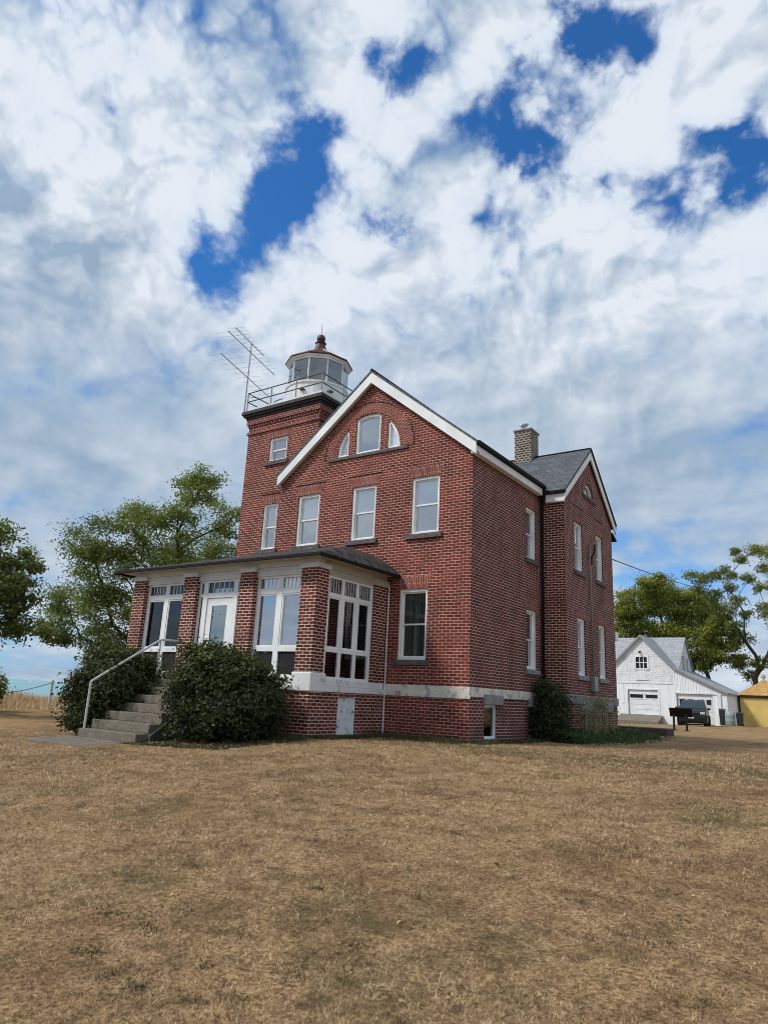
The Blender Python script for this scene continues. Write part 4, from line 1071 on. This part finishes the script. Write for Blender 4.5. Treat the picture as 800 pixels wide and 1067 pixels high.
# interpretive sign
SG = thing('information_panel', 'black slanted information panel on two posts before the dark car', 'sign', (-.95, 30, 0))
M = MB(); a = math.radians(38)
u = Vector((math.cos(a*.0), 0, 0))
M.prism([(-1.62, 30.30, .86), (-.30, 30.42, .86), (-.22, 29.88, 1.38), (-1.54, 29.76, 1.38)], (0, -.03, -.03)); M.build('panel', BLACK, SG, bevel=.01)
for x in (-1.35, -.60):
    M = MB(); M.box(x-.055, x+.055, 30.0, 30.11, -.1, 1.05); p = M.build('post', BLACK, SG)
    M = MB(); M.box(x-.16, x+.16, 29.9, 30.2, -.06, .04); M.build('base_plate', BLACK, p)

# ------------------------------------------------------------------ car (front towards -y)
CR = thing('parked_car', 'black sport utility vehicle parked nose-out before the garage', 'car', (-4.45, 50, 0))
cx = -4.45; s = 1.32; z0c = gz(cx, 52)
PAINT, g, b = new_mat('black_car_paint'); setb(g, b, (.008, .009, .011), .4, .3); b.inputs['Coat Weight'].default_value = .25; b.inputs['Coat Roughness'].default_value = .1
prof = [(.05, .18), (.0, .62), (.06, .92), (.25, 1.03), (1.15, 1.13), (1.9, 1.62), (2.35, 1.74), (4.0, 1.72), (4.45, 1.55), (4.62, 1.05), (4.65, .20)]
M = MB(); sections = []
def half_w(z): return .92 if z < 1.05 else .92-(z-1.05)*.36
n = len(prof)
for sgn in (-1, 1):
    sections.append([(cx+sgn*s*half_w(z)*(1 if 0.05 < y < 4.5 else .93), 50+s*y, z0c+s*z) for y, z in prof])
i = len(M.v); M.v += sections[0]+sections[1]
M.f.append(tuple(range(i+n-1, i-1, -1))); M.f.append(tuple(range(i+n, i+2*n)))
for k in range(n): M.f.append((i+k, i+(k+1) % n, i+n+(k+1) % n, i+n+k))
body = M.build('body', PAINT, CR, bevel=.07)
CG = simple('car_glass', (.03, .04, .055), .08, .8)
M = MB(); P = lambda x, y, z: (cx+s*x, 50+s*y, z0c+s*z)
M.quad(P(-.80, 1.18, 1.165), P(.80, 1.18, 1.165), P(.66, 1.86, 1.60+.02), P(-.66, 1.86, 1.62)); M.build('windshield', CG, CR)
for sg in (-1, 1):
    M = MB(); M.quad(P(sg*.915, 1.7, 1.12), P(sg*.915, 4.1, 1.12), P(sg*.73, 4.0, 1.60), P(sg*.73, 2.2, 1.60)); M.build('side_window', CG, CR)
    M = MB(); M.box(*sorted((cx+s*sg*.58, cx+s*sg*.86)), 50-.03, 50+.1, z0c+s*.78, z0c+s*.93); M.build('headlight', simple('headlight_lens', (.55, .58, .6), .1, .8), CR, bevel=.02)
    M = MB(); M.box(*sorted((cx+s*sg*.93, cx+s*sg*1.12)), 50+s*1.55, 50+s*1.68, z0c+s*1.08, z0c+s*1.22); M.build('wing_mirror', PAINT, CR, bevel=.02)
    M = MB(); M.tube([P(sg*.62, 2.3, 1.80), P(sg*.62, 3.9, 1.79)], .02, 6); M.build('roof_rail', BLACK, CR)
    for yw in (.85, 3.75):
        M = MB(); M.tube([P(sg*.70, yw, .36), P(sg*.935, yw, .36)], s*.365, 20); wh = M.build('wheel', simple('tyre', (.015, .015, .015), .8), CR, bevel=.02)
        M = MB(); M.tube([P(sg*.93, yw, .36), P(sg*.95, yw, .36)], s*.22, 16); M.build('rim', GALV, wh)
M = MB()
for k in range(4): M.box(cx-s*.5, cx+s*.5, 49.95, 50.0, z0c+s*(.68+.06*k), z0c+s*(.705+.06*k))
M.build('grille', simple('dark_chrome', (.08, .08, .08), .3, .6, .8), CR)
M = MB(); M.box(cx-.13, cx+.13, 49.93, 49.97, z0c+s*.84, z0c+s*.90); M.build('badge', simple('chrome', (.6, .6, .6), .2, .6, 1.0), CR)
M = MB(); M.box(cx-s*.85, cx+s*.85, 49.90, 50.02, z0c+s*.30, z0c+s*.62); M.build('bumper', PAINT, CR, bevel=.03)
M = MB(); M.box(cx-.24, cx+.24, 49.86, 49.895, z0c+s*.50, z0c+s*.60); M.build('number_plate', simple('plate_white', (.7, .72, .75), .4), CR)
CR.rotation_euler = (0, 0, math.radians(7))

# ------------------------------------------------------------------ posts and chain on the shore
def post(x, y, label):
    z = gz(x, y); M = MB(); M.tube([(x, y, z-.2), (x, y, z+1.55)], .085, 12); M.lathe(x, y, [(.085, z+1.55), (.06, z+1.60), (.01, z+1.62)], 12)
    return tag(place(M.build('fence_post', RAILW, smooth=False), (x, y, z)), label, 'post', 'white posts of the shore chain')
post(-30, 5.25, 'white pipe post at the lake edge, left of the bush')
post(-28.3, -3.6, 'white pipe post nearer the camera along the shore chain')
M = MB(); pts = []
a, b_ = Vector((-30, 5.25, gz(-30, 5.25)+1.45)), Vector((-28.3, -3.6, gz(-28.3, -3.6)+1.45))
for k in range(25): f = k/24; q = a.lerp(b_, f); pts.append((q.x, q.y, q.z-.75*4*f*(1-f)))
M.tube(pts, .022, 5)
tag(place(M.build('chain', GALV), tuple(a)), 'thin chain sagging between the white shore posts', 'chain')

# power cable from the house to the trees beyond the barn
M = MB(); a, b_ = Vector((1.0, 10.9, 7.2)), Vector((-4.6, 76.0, 16.0)); pts = []
a2, b2 = Vector((.95, 10.81, 7.2)), Vector((-4.59, 78.0, 16.2))
for k in range(41): f = k/40; q = a2.lerp(b2, f); pts.append((q.x, q.y, q.z-2.0*f*(1-f)))
M.tube(pts, .02, 5)
tag(place(M.build('power_cable', BLACK), tuple(a2)), 'black overhead cable running from the house wall to the trees', 'cable')

# gull on the chimney
GLl = thing('gull', 'small grey and white gull standing on the chimney top', 'bird', (-1.78, 7.95, 12.50))
M = MB(); c = Vector((-1.78, 7.95, 12.50)); d = Vector((-.85, .5, 0)).normalized()
spine = [(-.30, .19, .015), (-.20, .19, .045), (-.08, .18, .085), (.06, .19, .09), (.15, .24, .06), (.19, .30, .045), (.23, .33, .052), (.27, .33, .035), (.33, .32, .010)]
M.tube([c+d*x+Vector((0, 0, z)) for x, z, r in spine], [r for x, z, r in spine], 12); M.build('body', simple('gull_white', (.7, .7, .7), .7), GLl, smooth=True)
for sgn in (-1, 1):
    sd = Vector((-d.y, d.x, 0))*sgn
    M = MB(); M.prism([c+sd*.085+d*.1+Vector((0, 0, .25)), c+sd*.09-d*.12+Vector((0, 0, .24)), c+sd*.03-d*.36+Vector((0, 0, .19)), c+sd*.085-d*.1+Vector((0, 0, .15)), c+sd*.09+d*.08+Vector((0, 0, .17))], tuple(sd*.015)); M.build('wing', simple('gull_grey', (.25, .26, .28), .7), GLl)
    M = MB(); M.tube([c+sd*.03+Vector((0, 0, 0)), c+sd*.03+Vector((0, 0, .12))], .008, 5); M.build('leg', simple('gull_leg', (.5, .3, .1), .6), GLl)

# sailboat far out
bx_, by_, bz_ = -2609.0, 1446.0, -9.0
SB = thing('sailboat', 'tiny white sailboat far out on the lake horizon', 'boat', (bx_, by_, bz_))
M = MB(); M.prism([(bx_-5, by_-4, bz_+1.6), (bx_+6, by_+5, bz_+1.8), (bx_+4.4, by_+4, bz_), (bx_-4, by_-3.4, bz_)], (1.6, -2, 0)); M.build('hull', WHITE, SB)
M = MB(); M.prism([(bx_-3.5, by_-3, bz_+2.6), (bx_+1, by_+.8, bz_+2.6), (bx_+1, by_+.8, bz_+17)], (.1, -.1, 0)); M.prism([(bx_+1.5, by_+1.2, bz_+2.6), (bx_+5.5, by_+4.6, bz_+2.4), (bx_+1.3, by_+1, bz_+15)], (.1, -.1, 0)); M.build('sail', simple('sailcloth', (.85, .85, .85), .8), SB)

# ------------------------------------------------------------------ ground cover
def blades(name, px, py_, L_, wd, lean, tint, mat, zoff=0.0):
    n = len(px); z = ground(px, py_)+zoff
    th = rng.uniform(0, 2*PI, n); ph = rng.uniform(0, 2*PI, n)
    base = np.stack([px, py_, z], 1)
    w_ = np.stack([np.cos(th), np.sin(th), np.zeros(n)], 1)*(wd*.5)[:, None]
    tip = np.stack([np.cos(ph)*np.sin(lean), np.sin(ph)*np.sin(lean), np.cos(lean)], 1)*L_[:, None]
    mid = base+tip*.55+np.array([0, 0, 1])*(L_*.10*np.sin(lean))[:, None]
    P = np.stack([base-w_, base+w_, mid+w_*.8, base+tip, mid-w_*.8], 1).reshape(-1, 3)
    me = bpy.data.meshes.new(name)
    me.vertices.add(5*n); me.vertices.foreach_set('co', P.ravel())
    me.loops.add(5*n); me.loops.foreach_set('vertex_index', np.arange(5*n))
    me.polygons.add(n); me.polygons.foreach_set('loop_start', np.arange(n)*5); me.polygons.foreach_set('loop_total', np.full(n, 5))
    at = me.color_attributes.new('tint', 'FLOAT_COLOR', 'POINT')
    c = np.repeat(tint, 5); at.data.foreach_set('color', np.stack([c, c, c, np.ones_like(c)], 1).ravel())
    me.update(); me.validate(); me.materials.append(mat)
    o = bpy.data.objects.new(name, me); COL.objects.link(o); o['kind'] = 'stuff'
    return o
STRAW = leaf_mat('straw_blades', (.065, .036, .015), (.62, .41, .20), (1.0, .85, .58), .14)
cxm, cym = 9.70, -18.30
def lawn(n, d0, d1):
    ang = math.radians(125.3)+rng.uniform(-.80, .80, n)
    d = np.exp(rng.uniform(math.log(d0), math.log(d1), n))
    return cxm+np.cos(ang)*d, cym+np.sin(ang)*d, d
N_ = 950000
gx_, gy_, gd = lawn(N_, 2.2, 26.0)
in_house = ((gx_ > -11.3) & (gx_ < -2.9) & (gy_ > -3.6)) | ((gx_ > -11.3) & (gx_ < .06) & (gy_ > -.06)) | ((gx_ > -10) & (gx_ < -5.7) & (gy_ > -8.0) & (gy_ < -3))
pat = vnoise(gx_, gy_, 1.3, 21)*.55+vnoise(gx_, gy_, 3.7, 22)*.45
bare = np.clip((vnoise(gx_, gy_, 10, 61)*.55+vnoise(gx_, gy_, 21, 62)*.45-.50)/.14, 0, 1)
keep = (~in_house) & (rng.uniform(0, 1, N_) < (.35+.9*pat)*(1-.82*bare))
gx_, gy_, gd, pat = gx_[keep], gy_[keep], gd[keep], pat[keep]
n = len(gx_); sc = np.clip(gd/7, .8, 2.6)
big = vnoise(gx_, gy_, .45, 31)
tint = np.clip(.50+.15*(pat-.5)+.40*(vnoise(gx_, gy_, 9, 23)-.5)-.22*patchy(gx_, gy_)-.34*np.clip((vnoise(gx_, gy_, 11, 51)*.6+vnoise(gx_, gy_, 23, 52)*.4-.52)/.12, 0, 1)-.30*(rng.uniform(size=n) < .30)+rng.normal(size=n)*.22+.06, 0, 1)
blades('dry_grass', gx_, gy_, rng.uniform(.012, .042, n)*(.7+.6*pat)*sc**.6, .0040*sc, np.clip(rng.normal(1.05, .35, n), .1, 1.5), tint, STRAW)
# green weeds, small scattered rosettes
WEED = leaf_mat('weed_blades', (.022, .028, .009), (.055, .066, .02), (.13, .13, .045), .15)
wx, wy, wr = [], [], []
spots = [(5.01, -14.49), (5.85, -14.66), (5.37, -12.93), (6.19, -12.6), (5.06, -14.97), (4.95, -13.66), (5.94, -13.05), (5.77, -15.11), (5.69, -14.13), (6.53, -13.17), (6.47, -13.81), (7.34, -11.84), (4.06, -14.93), (4.54, -14.45)]
for (a, b_) in spots:
    k = int(rng.integers(40, 90)); r_ = rng.uniform(.03, .07)
    wx += list(a+rng.normal(size=k)*r_*1.4); wy += list(b_+rng.normal(size=k)*r_)
for q in range(230):
    a, b_, d_ = lawn(1, 4, 22); k = int(rng.integers(12, 50)); wx += list(a[0]+rng.normal(size=k)*.035*d_[0]**.4); wy += list(b_[0]+rng.normal(size=k)*.03*d_[0]**.4)
wx, wy = np.array(wx), np.array(wy); n = len(wx)
ok = ~(((wx > -11.3) & (wx < .1) & (wy > -3.6))); wx, wy = wx[ok], wy[ok]; n = len(wx)
blades('green_weeds', wx, wy, rng.uniform(.012, .034, n), np.full(n, .008), rng.uniform(.5, 1.45, n), np.clip(rng.normal(.4, .2, n), 0, 1), WEED)
k = 420
fx, fy, fd = lawn(k, 3, 20)
ok = ~((fx > -11.3) & (fx < .1) & (fy > -3.6)); fx, fy = fx[ok], fy[ok]; k = len(fx)
P = np.stack([fx, fy, ground(fx, fy)+.022], 1); nn = rng.normal(size=(k, 3))*.35+[0, 0, 1]; nn /= np.linalg.norm(nn, axis=1)[:, None]
me = leaf_mesh('fallen_leaves', P, nn, np.full(k, .05), rng.uniform(0, 1, k)); me.materials.append(leaf_mat('dead_leaves', (.05, .03, .02), (.22, .12, .05), (.60, .40, .16), .1))
o = bpy.data.objects.new('fallen_leaves', me); COL.objects.link(o); o['kind'] = 'stuff'
# turf at the foot of the wall
TURF = leaf_mat('turf_blades', (.030, .034, .012), (.075, .075, .028), (.16, .14, .055), .15)
k = 26000
q = rng.uniform(0, 1, k)
fx = np.where(q < .30, rng.uniform(-2.9, .1, k), np.where(q < .5, rng.uniform(-2.9, -2.4, k)-0*q, np.where(q < .75, rng.uniform(-5.8, -2.8, k), rng.uniform(.06, .7, k))))
fy = np.where(q < .30, -.07-np.abs(rng.normal(size=k))*.45, np.where(q < .5, rng.uniform(-3.5, -.1, k), np.where(q < .75, -3.6-np.abs(rng.normal(size=k))*.5, rng.uniform(-.3, 5, k))))
blades('wall_foot_grass', fx, fy, rng.uniform(.05, .14, k), np.full(k, .014), rng.uniform(.2, 1.3, k), np.clip(rng.normal(.45, .2, k), 0, 1), TURF)
# low green ground cover along the wing
k = 9000
fx = .95+np.abs(rng.normal(size=k))*.55; fy = rng.uniform(4.2, 13.0, k)
P = np.stack([fx, fy, ground(fx, fy)+rng.uniform(.02, .42, k)*np.exp(-(fx-.95)*.8)], 1)
nn = rng.normal(size=(k, 3))*.6+[.2, -.3, .9]; nn /= np.linalg.norm(nn, axis=1)[:, None]
me = leaf_mesh('ground_cover', P, nn, np.full(k, .10), np.clip(rng.normal(.4, .17, k), 0, 1)); me.materials.append(LF_DARK)
o = bpy.data.objects.new('ground_cover', me); COL.objects.link(o); o['kind'] = 'stuff'
# dark litter under the front bush
k = 9000
fx = rng.uniform(-6.2, -2.6, k); fy = rng.uniform(-6.9, -3.7, k)
blades('leaf_litter', fx, fy, rng.uniform(.03, .09, k), np.full(k, .03), rng.uniform(1.0, 1.55, k), np.clip(rng.normal(.25, .15, k), 0, 1), WEED)
# tall dry grass along the cliff edge
k = 42000
fy = rng.uniform(-22, 40, k); fx = -32.3+rng.exponential(1.25, k)*rng.choice([1, .5], k)
hh = (.35+.55*vnoise(fx, fy, .5, 41))*np.exp(-(fx+32.3)*.32)
blades('tall_dry_grass', fx, fy, rng.uniform(.55, 1.1, k)*hh*1.9, np.full(k, .032), np.abs(rng.normal(.25, .2, k)), np.clip(rng.normal(.58, .17, k), 0, 1), STRAW)
# bare dead stalks against the wing
DS = thing('dead_stalks', 'tall bare dead plant stalks against the wing wall', 'plant', (1.3, 6.8, 0))
M = MB()
for k in range(34):
    x = rng.uniform(1.0, 1.6); y = rng.choice([6.4, 7.2, 8.0])+rng.normal()*.32; h = rng.uniform(.9, 2.1)
    M.tube([(x, y, -.05), (x+rng.normal()*.05, y+rng.normal()*.08, h*.5), (x+rng.normal()*.12, y+rng.normal()*.18, h)], [.016, .012, .005], 4)
M.build('stalks', simple('dead_stalk', (.30, .25, .19), .9, var=.4), DS)
k = 900; P = np.stack([rng.uniform(1.0, 1.7, k), 7.2+rng.normal(size=k)*.8, rng.uniform(.1, 1.5, k)], 1)
nn = rng.normal(size=(k, 3)); nn /= np.linalg.norm(nn, axis=1)[:, None]
me = leaf_mesh('withered_leaves', P-np.array([1.3, 6.8, 0]), nn, np.full(k, .07), np.clip(rng.normal(.6, .2, k), 0, 1)); me.materials.append(LF_AUT)
o = bpy.data.objects.new('withered_leaves', me); COL.objects.link(o); o.parent = DS

# ------------------------------------------------------------------ sky
SUN_AZ = math.radians(232); SUN_EL = math.radians(46)     # azimuth: direction the light comes from, measured from +x counter-clockwise
sd = Vector((math.cos(SUN_AZ)*math.cos(SUN_EL), math.sin(SUN_AZ)*math.cos(SUN_EL), math.sin(SUN_EL)))
BAND = [(-0.568, 0.552, 0.61, 0.09, 0.22), (-0.422, 0.551, 0.72, 0.066, 0.2), (-0.399, 0.681, 0.614, 0.073, 0.12), (-0.268, 0.659, 0.703, 0.104, 0.3), (-0.17, 0.645, 0.745, 0.06, 0.25), (-0.077, 0.759, 0.646, 0.076, 0.32), (-0.152, 0.762, 0.63, 0.065, 0.2), (-0.32, 0.688, 0.651, 0.07, 0.15), (-0.739, 0.34, 0.582, 0.063, 0.1), (-0.162, 0.962, 0.22, 0.072, 0.2)]
BLUE = [(-0.413, 0.537, 0.735, 0.028, 1.2), (-0.582, 0.54, 0.608, 0.031, 0.7), (-0.527, 0.568, 0.633, 0.048, 1.0), (-0.49, 0.568, 0.661, 0.029, 0.6), (-0.666, 0.505, 0.549, 0.043, 1.3), (-0.279, 0.625, 0.729, 0.023, 0.7), (-0.309, 0.65, 0.695, 0.031, 1.0), (-0.298, 0.684, 0.666, 0.029, 0.7), (-0.248, 0.7, 0.67, 0.031, 0.7), (-0.167, 0.635, 0.754, 0.037, 1.2), (-0.207, 0.623, 0.754, 0.025, 0.7), (-0.122, 0.662, 0.74, 0.024, 0.5), (-0.084, 0.75, 0.656, 0.033, 0.9), (-0.051, 0.78, 0.624, 0.032, 1.0), (-0.143, 0.769, 0.624, 0.03, 0.6), (-0.19, 0.737, 0.649, 0.022, 0.6), (-0.472, 0.643, 0.603, 0.022, 0.9), (-0.38, 0.7, 0.604, 0.027, 0.6), (-0.747, 0.331, 0.577, 0.017, 0.7), (-0.696, 0.362, 0.62, 0.017, 0.6), (-0.712, 0.237, 0.661, 0.013, 0.9), (-0.032, 0.69, 0.723, 0.018, 0.3), (-0.179, 0.959, 0.221, 0.048, 0.35), (-0.871, 0.474, 0.129, 0.07, 0.35), (-0.263, 0.934, 0.243, 0.032, 0.5), (-0.137, 0.99, 0.024, 0.045, 0.4), (-0.886, 0.431, 0.171, 0.023, 0.3), (-0.252, 0.663, 0.705, 0.022, 0.4), (-0.288, 0.72, 0.631, 0.018, 0.4)]
GREY = [(-0.732, 0.438, 0.521, 0.058, 0.6), (-0.83, 0.454, 0.324, 0.107, 0.6), (-0.255, 0.882, 0.397, 0.151, 0.4), (-0.623, 0.708, 0.333, 0.095, 0.3), (-0.183, 0.892, 0.413, 0.072, 0.35), (-0.867, 0.44, 0.234, 0.07, 0.5), (-0.551, 0.403, 0.73, 0.062, 0.3), (-0.397, 0.764, 0.508, 0.077, 0.15), (-0.313, 0.892, 0.327, 0.078, 0.4), (-0.719, 0.51, 0.473, 0.062, 0.3), (-0.101, 0.695, 0.712, 0.049, 0.1), (-0.112, 0.954, 0.277, 0.07, 0.3), (-0.74, 0.581, 0.339, 0.078, 0.3), (-0.37, 0.653, 0.661, 0.058, 0.15)]
WHT = [(-0.701, 0.306, 0.644, 0.07, 1), (-0.612, 0.422, 0.669, 0.076, 1), (-0.405, 0.64, 0.653, 0.053, 0.9), (-0.483, 0.497, 0.721, 0.038, 0.6), (-0.318, 0.774, 0.547, 0.099, 0.8), (-0.709, 0.412, 0.573, 0.056, 0.7), (-0.129, 0.72, 0.682, 0.041, 0.9), (-0.162, 0.685, 0.71, 0.041, 0.8), (-0.602, 0.6, 0.527, 0.101, 0.8), (-0.165, 0.839, 0.519, 0.104, 1), (-0.361, 0.539, 0.761, 0.052, 0.6), (-0.307, 0.581, 0.754, 0.042, 0.6), (-0.662, 0.273, 0.698, 0.056, 0.6), (-0.074, 0.832, 0.55, 0.064, 0.8), (-0.228, 0.648, 0.727, 0.019, 0.5), (-0.069, 0.707, 0.704, 0.039, 0.7), (-0.233, 0.756, 0.611, 0.046, 0.4), (-0.78, 0.442, 0.442, 0.106, 0.6)]
W = bpy.data.worlds.new('World'); scene.world = W; W.use_nodes = True
g = NT(W.node_tree); W.node_tree.nodes.clear()
out = g.node('ShaderNodeOutputWorld'); bg = g.node('ShaderNodeBackground')
g.l.new(bg.outputs[0], out.inputs[0])
sky = g.node('ShaderNodeTexSky', sky_type='NISHITA'); sky.sun_disc = False
sky.sun_elevation = SUN_EL; sky.sun_rotation = PI/2-SUN_AZ; sky.altitude = 100; sky.air_density = 1.0; sky.dust_density = .6; sky.ozone_density = 2.0
tc = g.node('ShaderNodeTexCoord').outputs['Generated']
nrm = g.vmath('NORMALIZE', tc)
sp = g.node('ShaderNodeSeparateXYZ'); g.put(sp.inputs[0], nrm)
zc = g.math('MAXIMUM', sp.outputs[2], 0.0)
den = g.math('ADD', zc, .16)
cb = g.node('ShaderNodeCombineXYZ'); g.put(cb.inputs[0], g.math('DIVIDE', sp.outputs[0], den)); g.put(cb.inputs[1], g.math('DIVIDE', sp.outputs[1], den)); g.put(cb.inputs[2], 0.3)
P = cb.outputs[0]
def vnode(scale, detail, rough, amp, src):
    wn = g.node('ShaderNodeTexNoise'); g.put(wn.inputs['Vector'], src); wn.inputs['Scale'].default_value = scale; wn.inputs['Detail'].default_value = detail; wn.inputs['Roughness'].default_value = rough
    wc = g.vmath('SUBTRACT', wn.outputs['Color'], (.5, .5, .5))
    sc_ = g.node('ShaderNodeVectorMath', operation='SCALE'); g.put(sc_.inputs[0], wc); sc_.inputs['Scale'].default_value = amp
    return sc_.outputs[0]
wd_ = g.vmath('ADD', nrm, vnode(6, 8, .62, .19, nrm))
def blobsum(L_, grow=1.0):
    tot = None
    for x, y, z, s_, w_ in L_:
        d = g.vmath('DISTANCE', wd_, (x, y, z))
        e = g.smooth(d, s_*2.0*grow, 0.0, 0.0, w_)
        tot = e if tot is None else g.math('ADD', tot, e)
    return tot
Pw = g.vmath('ADD', P, vnode(1.6, 4, .5, .20, P))
low_ = g.smooth(zc, .30, .62)                      # fine billows fade out towards the horizon
def clouds(loc):
    v = g.mapping(Pw, loc=loc)
    hi = g.math('MULTIPLY', g.math('SUBTRACT', g.noise(g.mapping(v, loc=(3.1, 1.7, 0)), 5.2, 8, .56), .5), g.math('ADD', g.math('MULTIPLY', low_, .26), .14))
    return g.math('ADD', g.noise(v, 1.5, 6, .5), hi)
def puffs(loc):
    v = g.mapping(g.vmath('ADD', nrm, vnode(4, 4, .5, .12, nrm)), loc=loc); tot = None
    for sc_, am in ((8, .52), (17, .27), (35, .14), (70, .07)):
        e = g.math('MULTIPLY', g.math('ABSOLUTE', g.math('SUBTRACT', g.noise(g.mapping(v, loc=(sc_*.13, sc_*.29, 1)), sc_, 1, .5), .5)), am*4)
        tot = e if tot is None else g.math('ADD', tot, e)
    return tot
pA = puffs((0, 0, 0)); pB = puffs((.010, .006, -.012))
fbA = clouds((0, 0, 0)); fbB = clouds((.06, .07, 0))
fb3 = g.noise(g.mapping(P, loc=(7.1, 2.7, 0), scale=(.6, .9, 1)), 1.0, 5, .5, .2)
blue = g.math('ADD', blobsum(BLUE, 1.15), g.math('MULTIPLY', blobsum(BAND, 1.1), 1.0)); grey = blobsum(GREY, 1.5); wht = blobsum(WHT)
dens = g.math('ADD', g.math('MULTIPLY', g.math('SUBTRACT', fbA, .5), 2.2), .60)
dens = g.math('ADD', dens, g.math('MULTIPLY', wht, .10))
dens = g.math('SUBTRACT', dens, g.math('MULTIPLY', blue, .52))
dens = g.math('ADD', dens, g.math('MULTIPLY', g.math('SUBTRACT', pA, .42), g.math('ADD', g.math('MULTIPLY', low_, .42), .28)))
cover = g.smooth(dens, .00, .44)
relief = g.math('MULTIPLY', g.math('SUBTRACT', fbB, fbA), g.math('ADD', g.math('MULTIPLY', low_, 3.4), 1.4))
sh = g.math('ADD', g.math('MULTIPLY', g.smooth(fb3, .38, .66), .42), g.math('MULTIPLY', grey, .55))
sh = g.math('SUBTRACT', sh, g.math('MULTIPLY', wht, .32))
sh = g.math('ADD', sh, relief)
sh = g.math('ADD', sh, g.math('MULTIPLY', g.math('SUBTRACT', pB, pA), g.math('ADD', g.math('MULTIPLY', low_, 1.1), .25)))
sh = g.math('ADD', sh, g.math('MULTIPLY', g.math('SUBTRACT', .42, pA), g.math('ADD', g.math('MULTIPLY', low_, .30), .10)))
sh = g.math('ADD', sh, g.math('MULTIPLY', g.math('SUBTRACT', .5, fbA), .7))
hz = g.smooth(zc, .62, .12, 0, .20)
sh = g.math('ADD', sh, g.math('ADD', hz, .20), clamp=True)
ccol = g.mix(sh, (.80, .855, .92), (.31, .42, .55))
thin = g.smooth(dens, .20, .75)
ccol = g.mix(thin, g.mix(.25, ccol, (.40, .58, .85)), ccol)
skyc = g.node('ShaderNodeMix', data_type='RGBA', blend_type='MULTIPLY'); skyc.inputs[0].default_value = 1
g.put(skyc.inputs[6], sky.outputs[0]); g.put(skyc.inputs[7], (.036, .098, .160))
base = skyc.outputs[2]
# pale haze low down
haze = g.smooth(zc, .36, .0, 0, .75)
base = g.mix(haze, base, (.36, .55, .75))
col = g.mix(g.math('MULTIPLY', cover, .97), base, ccol)
low = g.smooth(sp.outputs[2], -.01, -.06)
col = g.mix(low, col, (.12, .12, .10))
g.put(bg.inputs[0], col); bg.inputs[1].default_value = 1.0
W.cycles.sampling_method = 'MANUAL'; W.cycles.sample_map_resolution = 512

sl_ = bpy.data.lights.new('sun', 'SUN'); sl_.energy = 2.8; sl_.angle = math.radians(9); sl_.color = (1.0, .95, .87)
so = bpy.data.objects.new('sun', sl_); COL.objects.link(so); so.rotation_euler = sd.to_track_quat('Z', 'Y').to_euler(); so.location = (0, 0, 40)

# ------------------------------------------------------------------ camera
cd = bpy.data.cameras.new('camera'); cd.sensor_fit = 'HORIZONTAL'; cd.sensor_width = 36; cd.lens = 36*728.85/800; cd.clip_end = 60000; cd.clip_start = .05
Rv, Uv, Fv = Vector((0.82232399, 0.56698362, 0.04809184)), Vector((0.10713526, -0.23727904, 0.96551576)), Vector((-0.55884281, 0.78881445, 0.25586419))
mt = Matrix.Identity(4)
for i in range(3): mt[i][0] = Rv[i]; mt[i][1] = Uv[i]; mt[i][2] = -Fv[i]
mt.translation = Vector((9.69862713, -18.30003141, 1.14))
co = bpy.data.objects.new('camera', cd); COL.objects.link(co); co.matrix_world = mt
scene.camera = co
scene.view_settings.view_transform = 'Standard'; scene.view_settings.look = 'None'; scene.view_settings.exposure = 0; scene.view_settings.gamma = 1
scene.render.engine = 'CYCLES'
scene.cycles.use_denoising = True
scene.cycles.pixel_filter_type = 'BLACKMAN_HARRIS'; scene.cycles.filter_width = .95
scene.cycles.max_bounces = 8; scene.cycles.transparent_max_bounces = 12
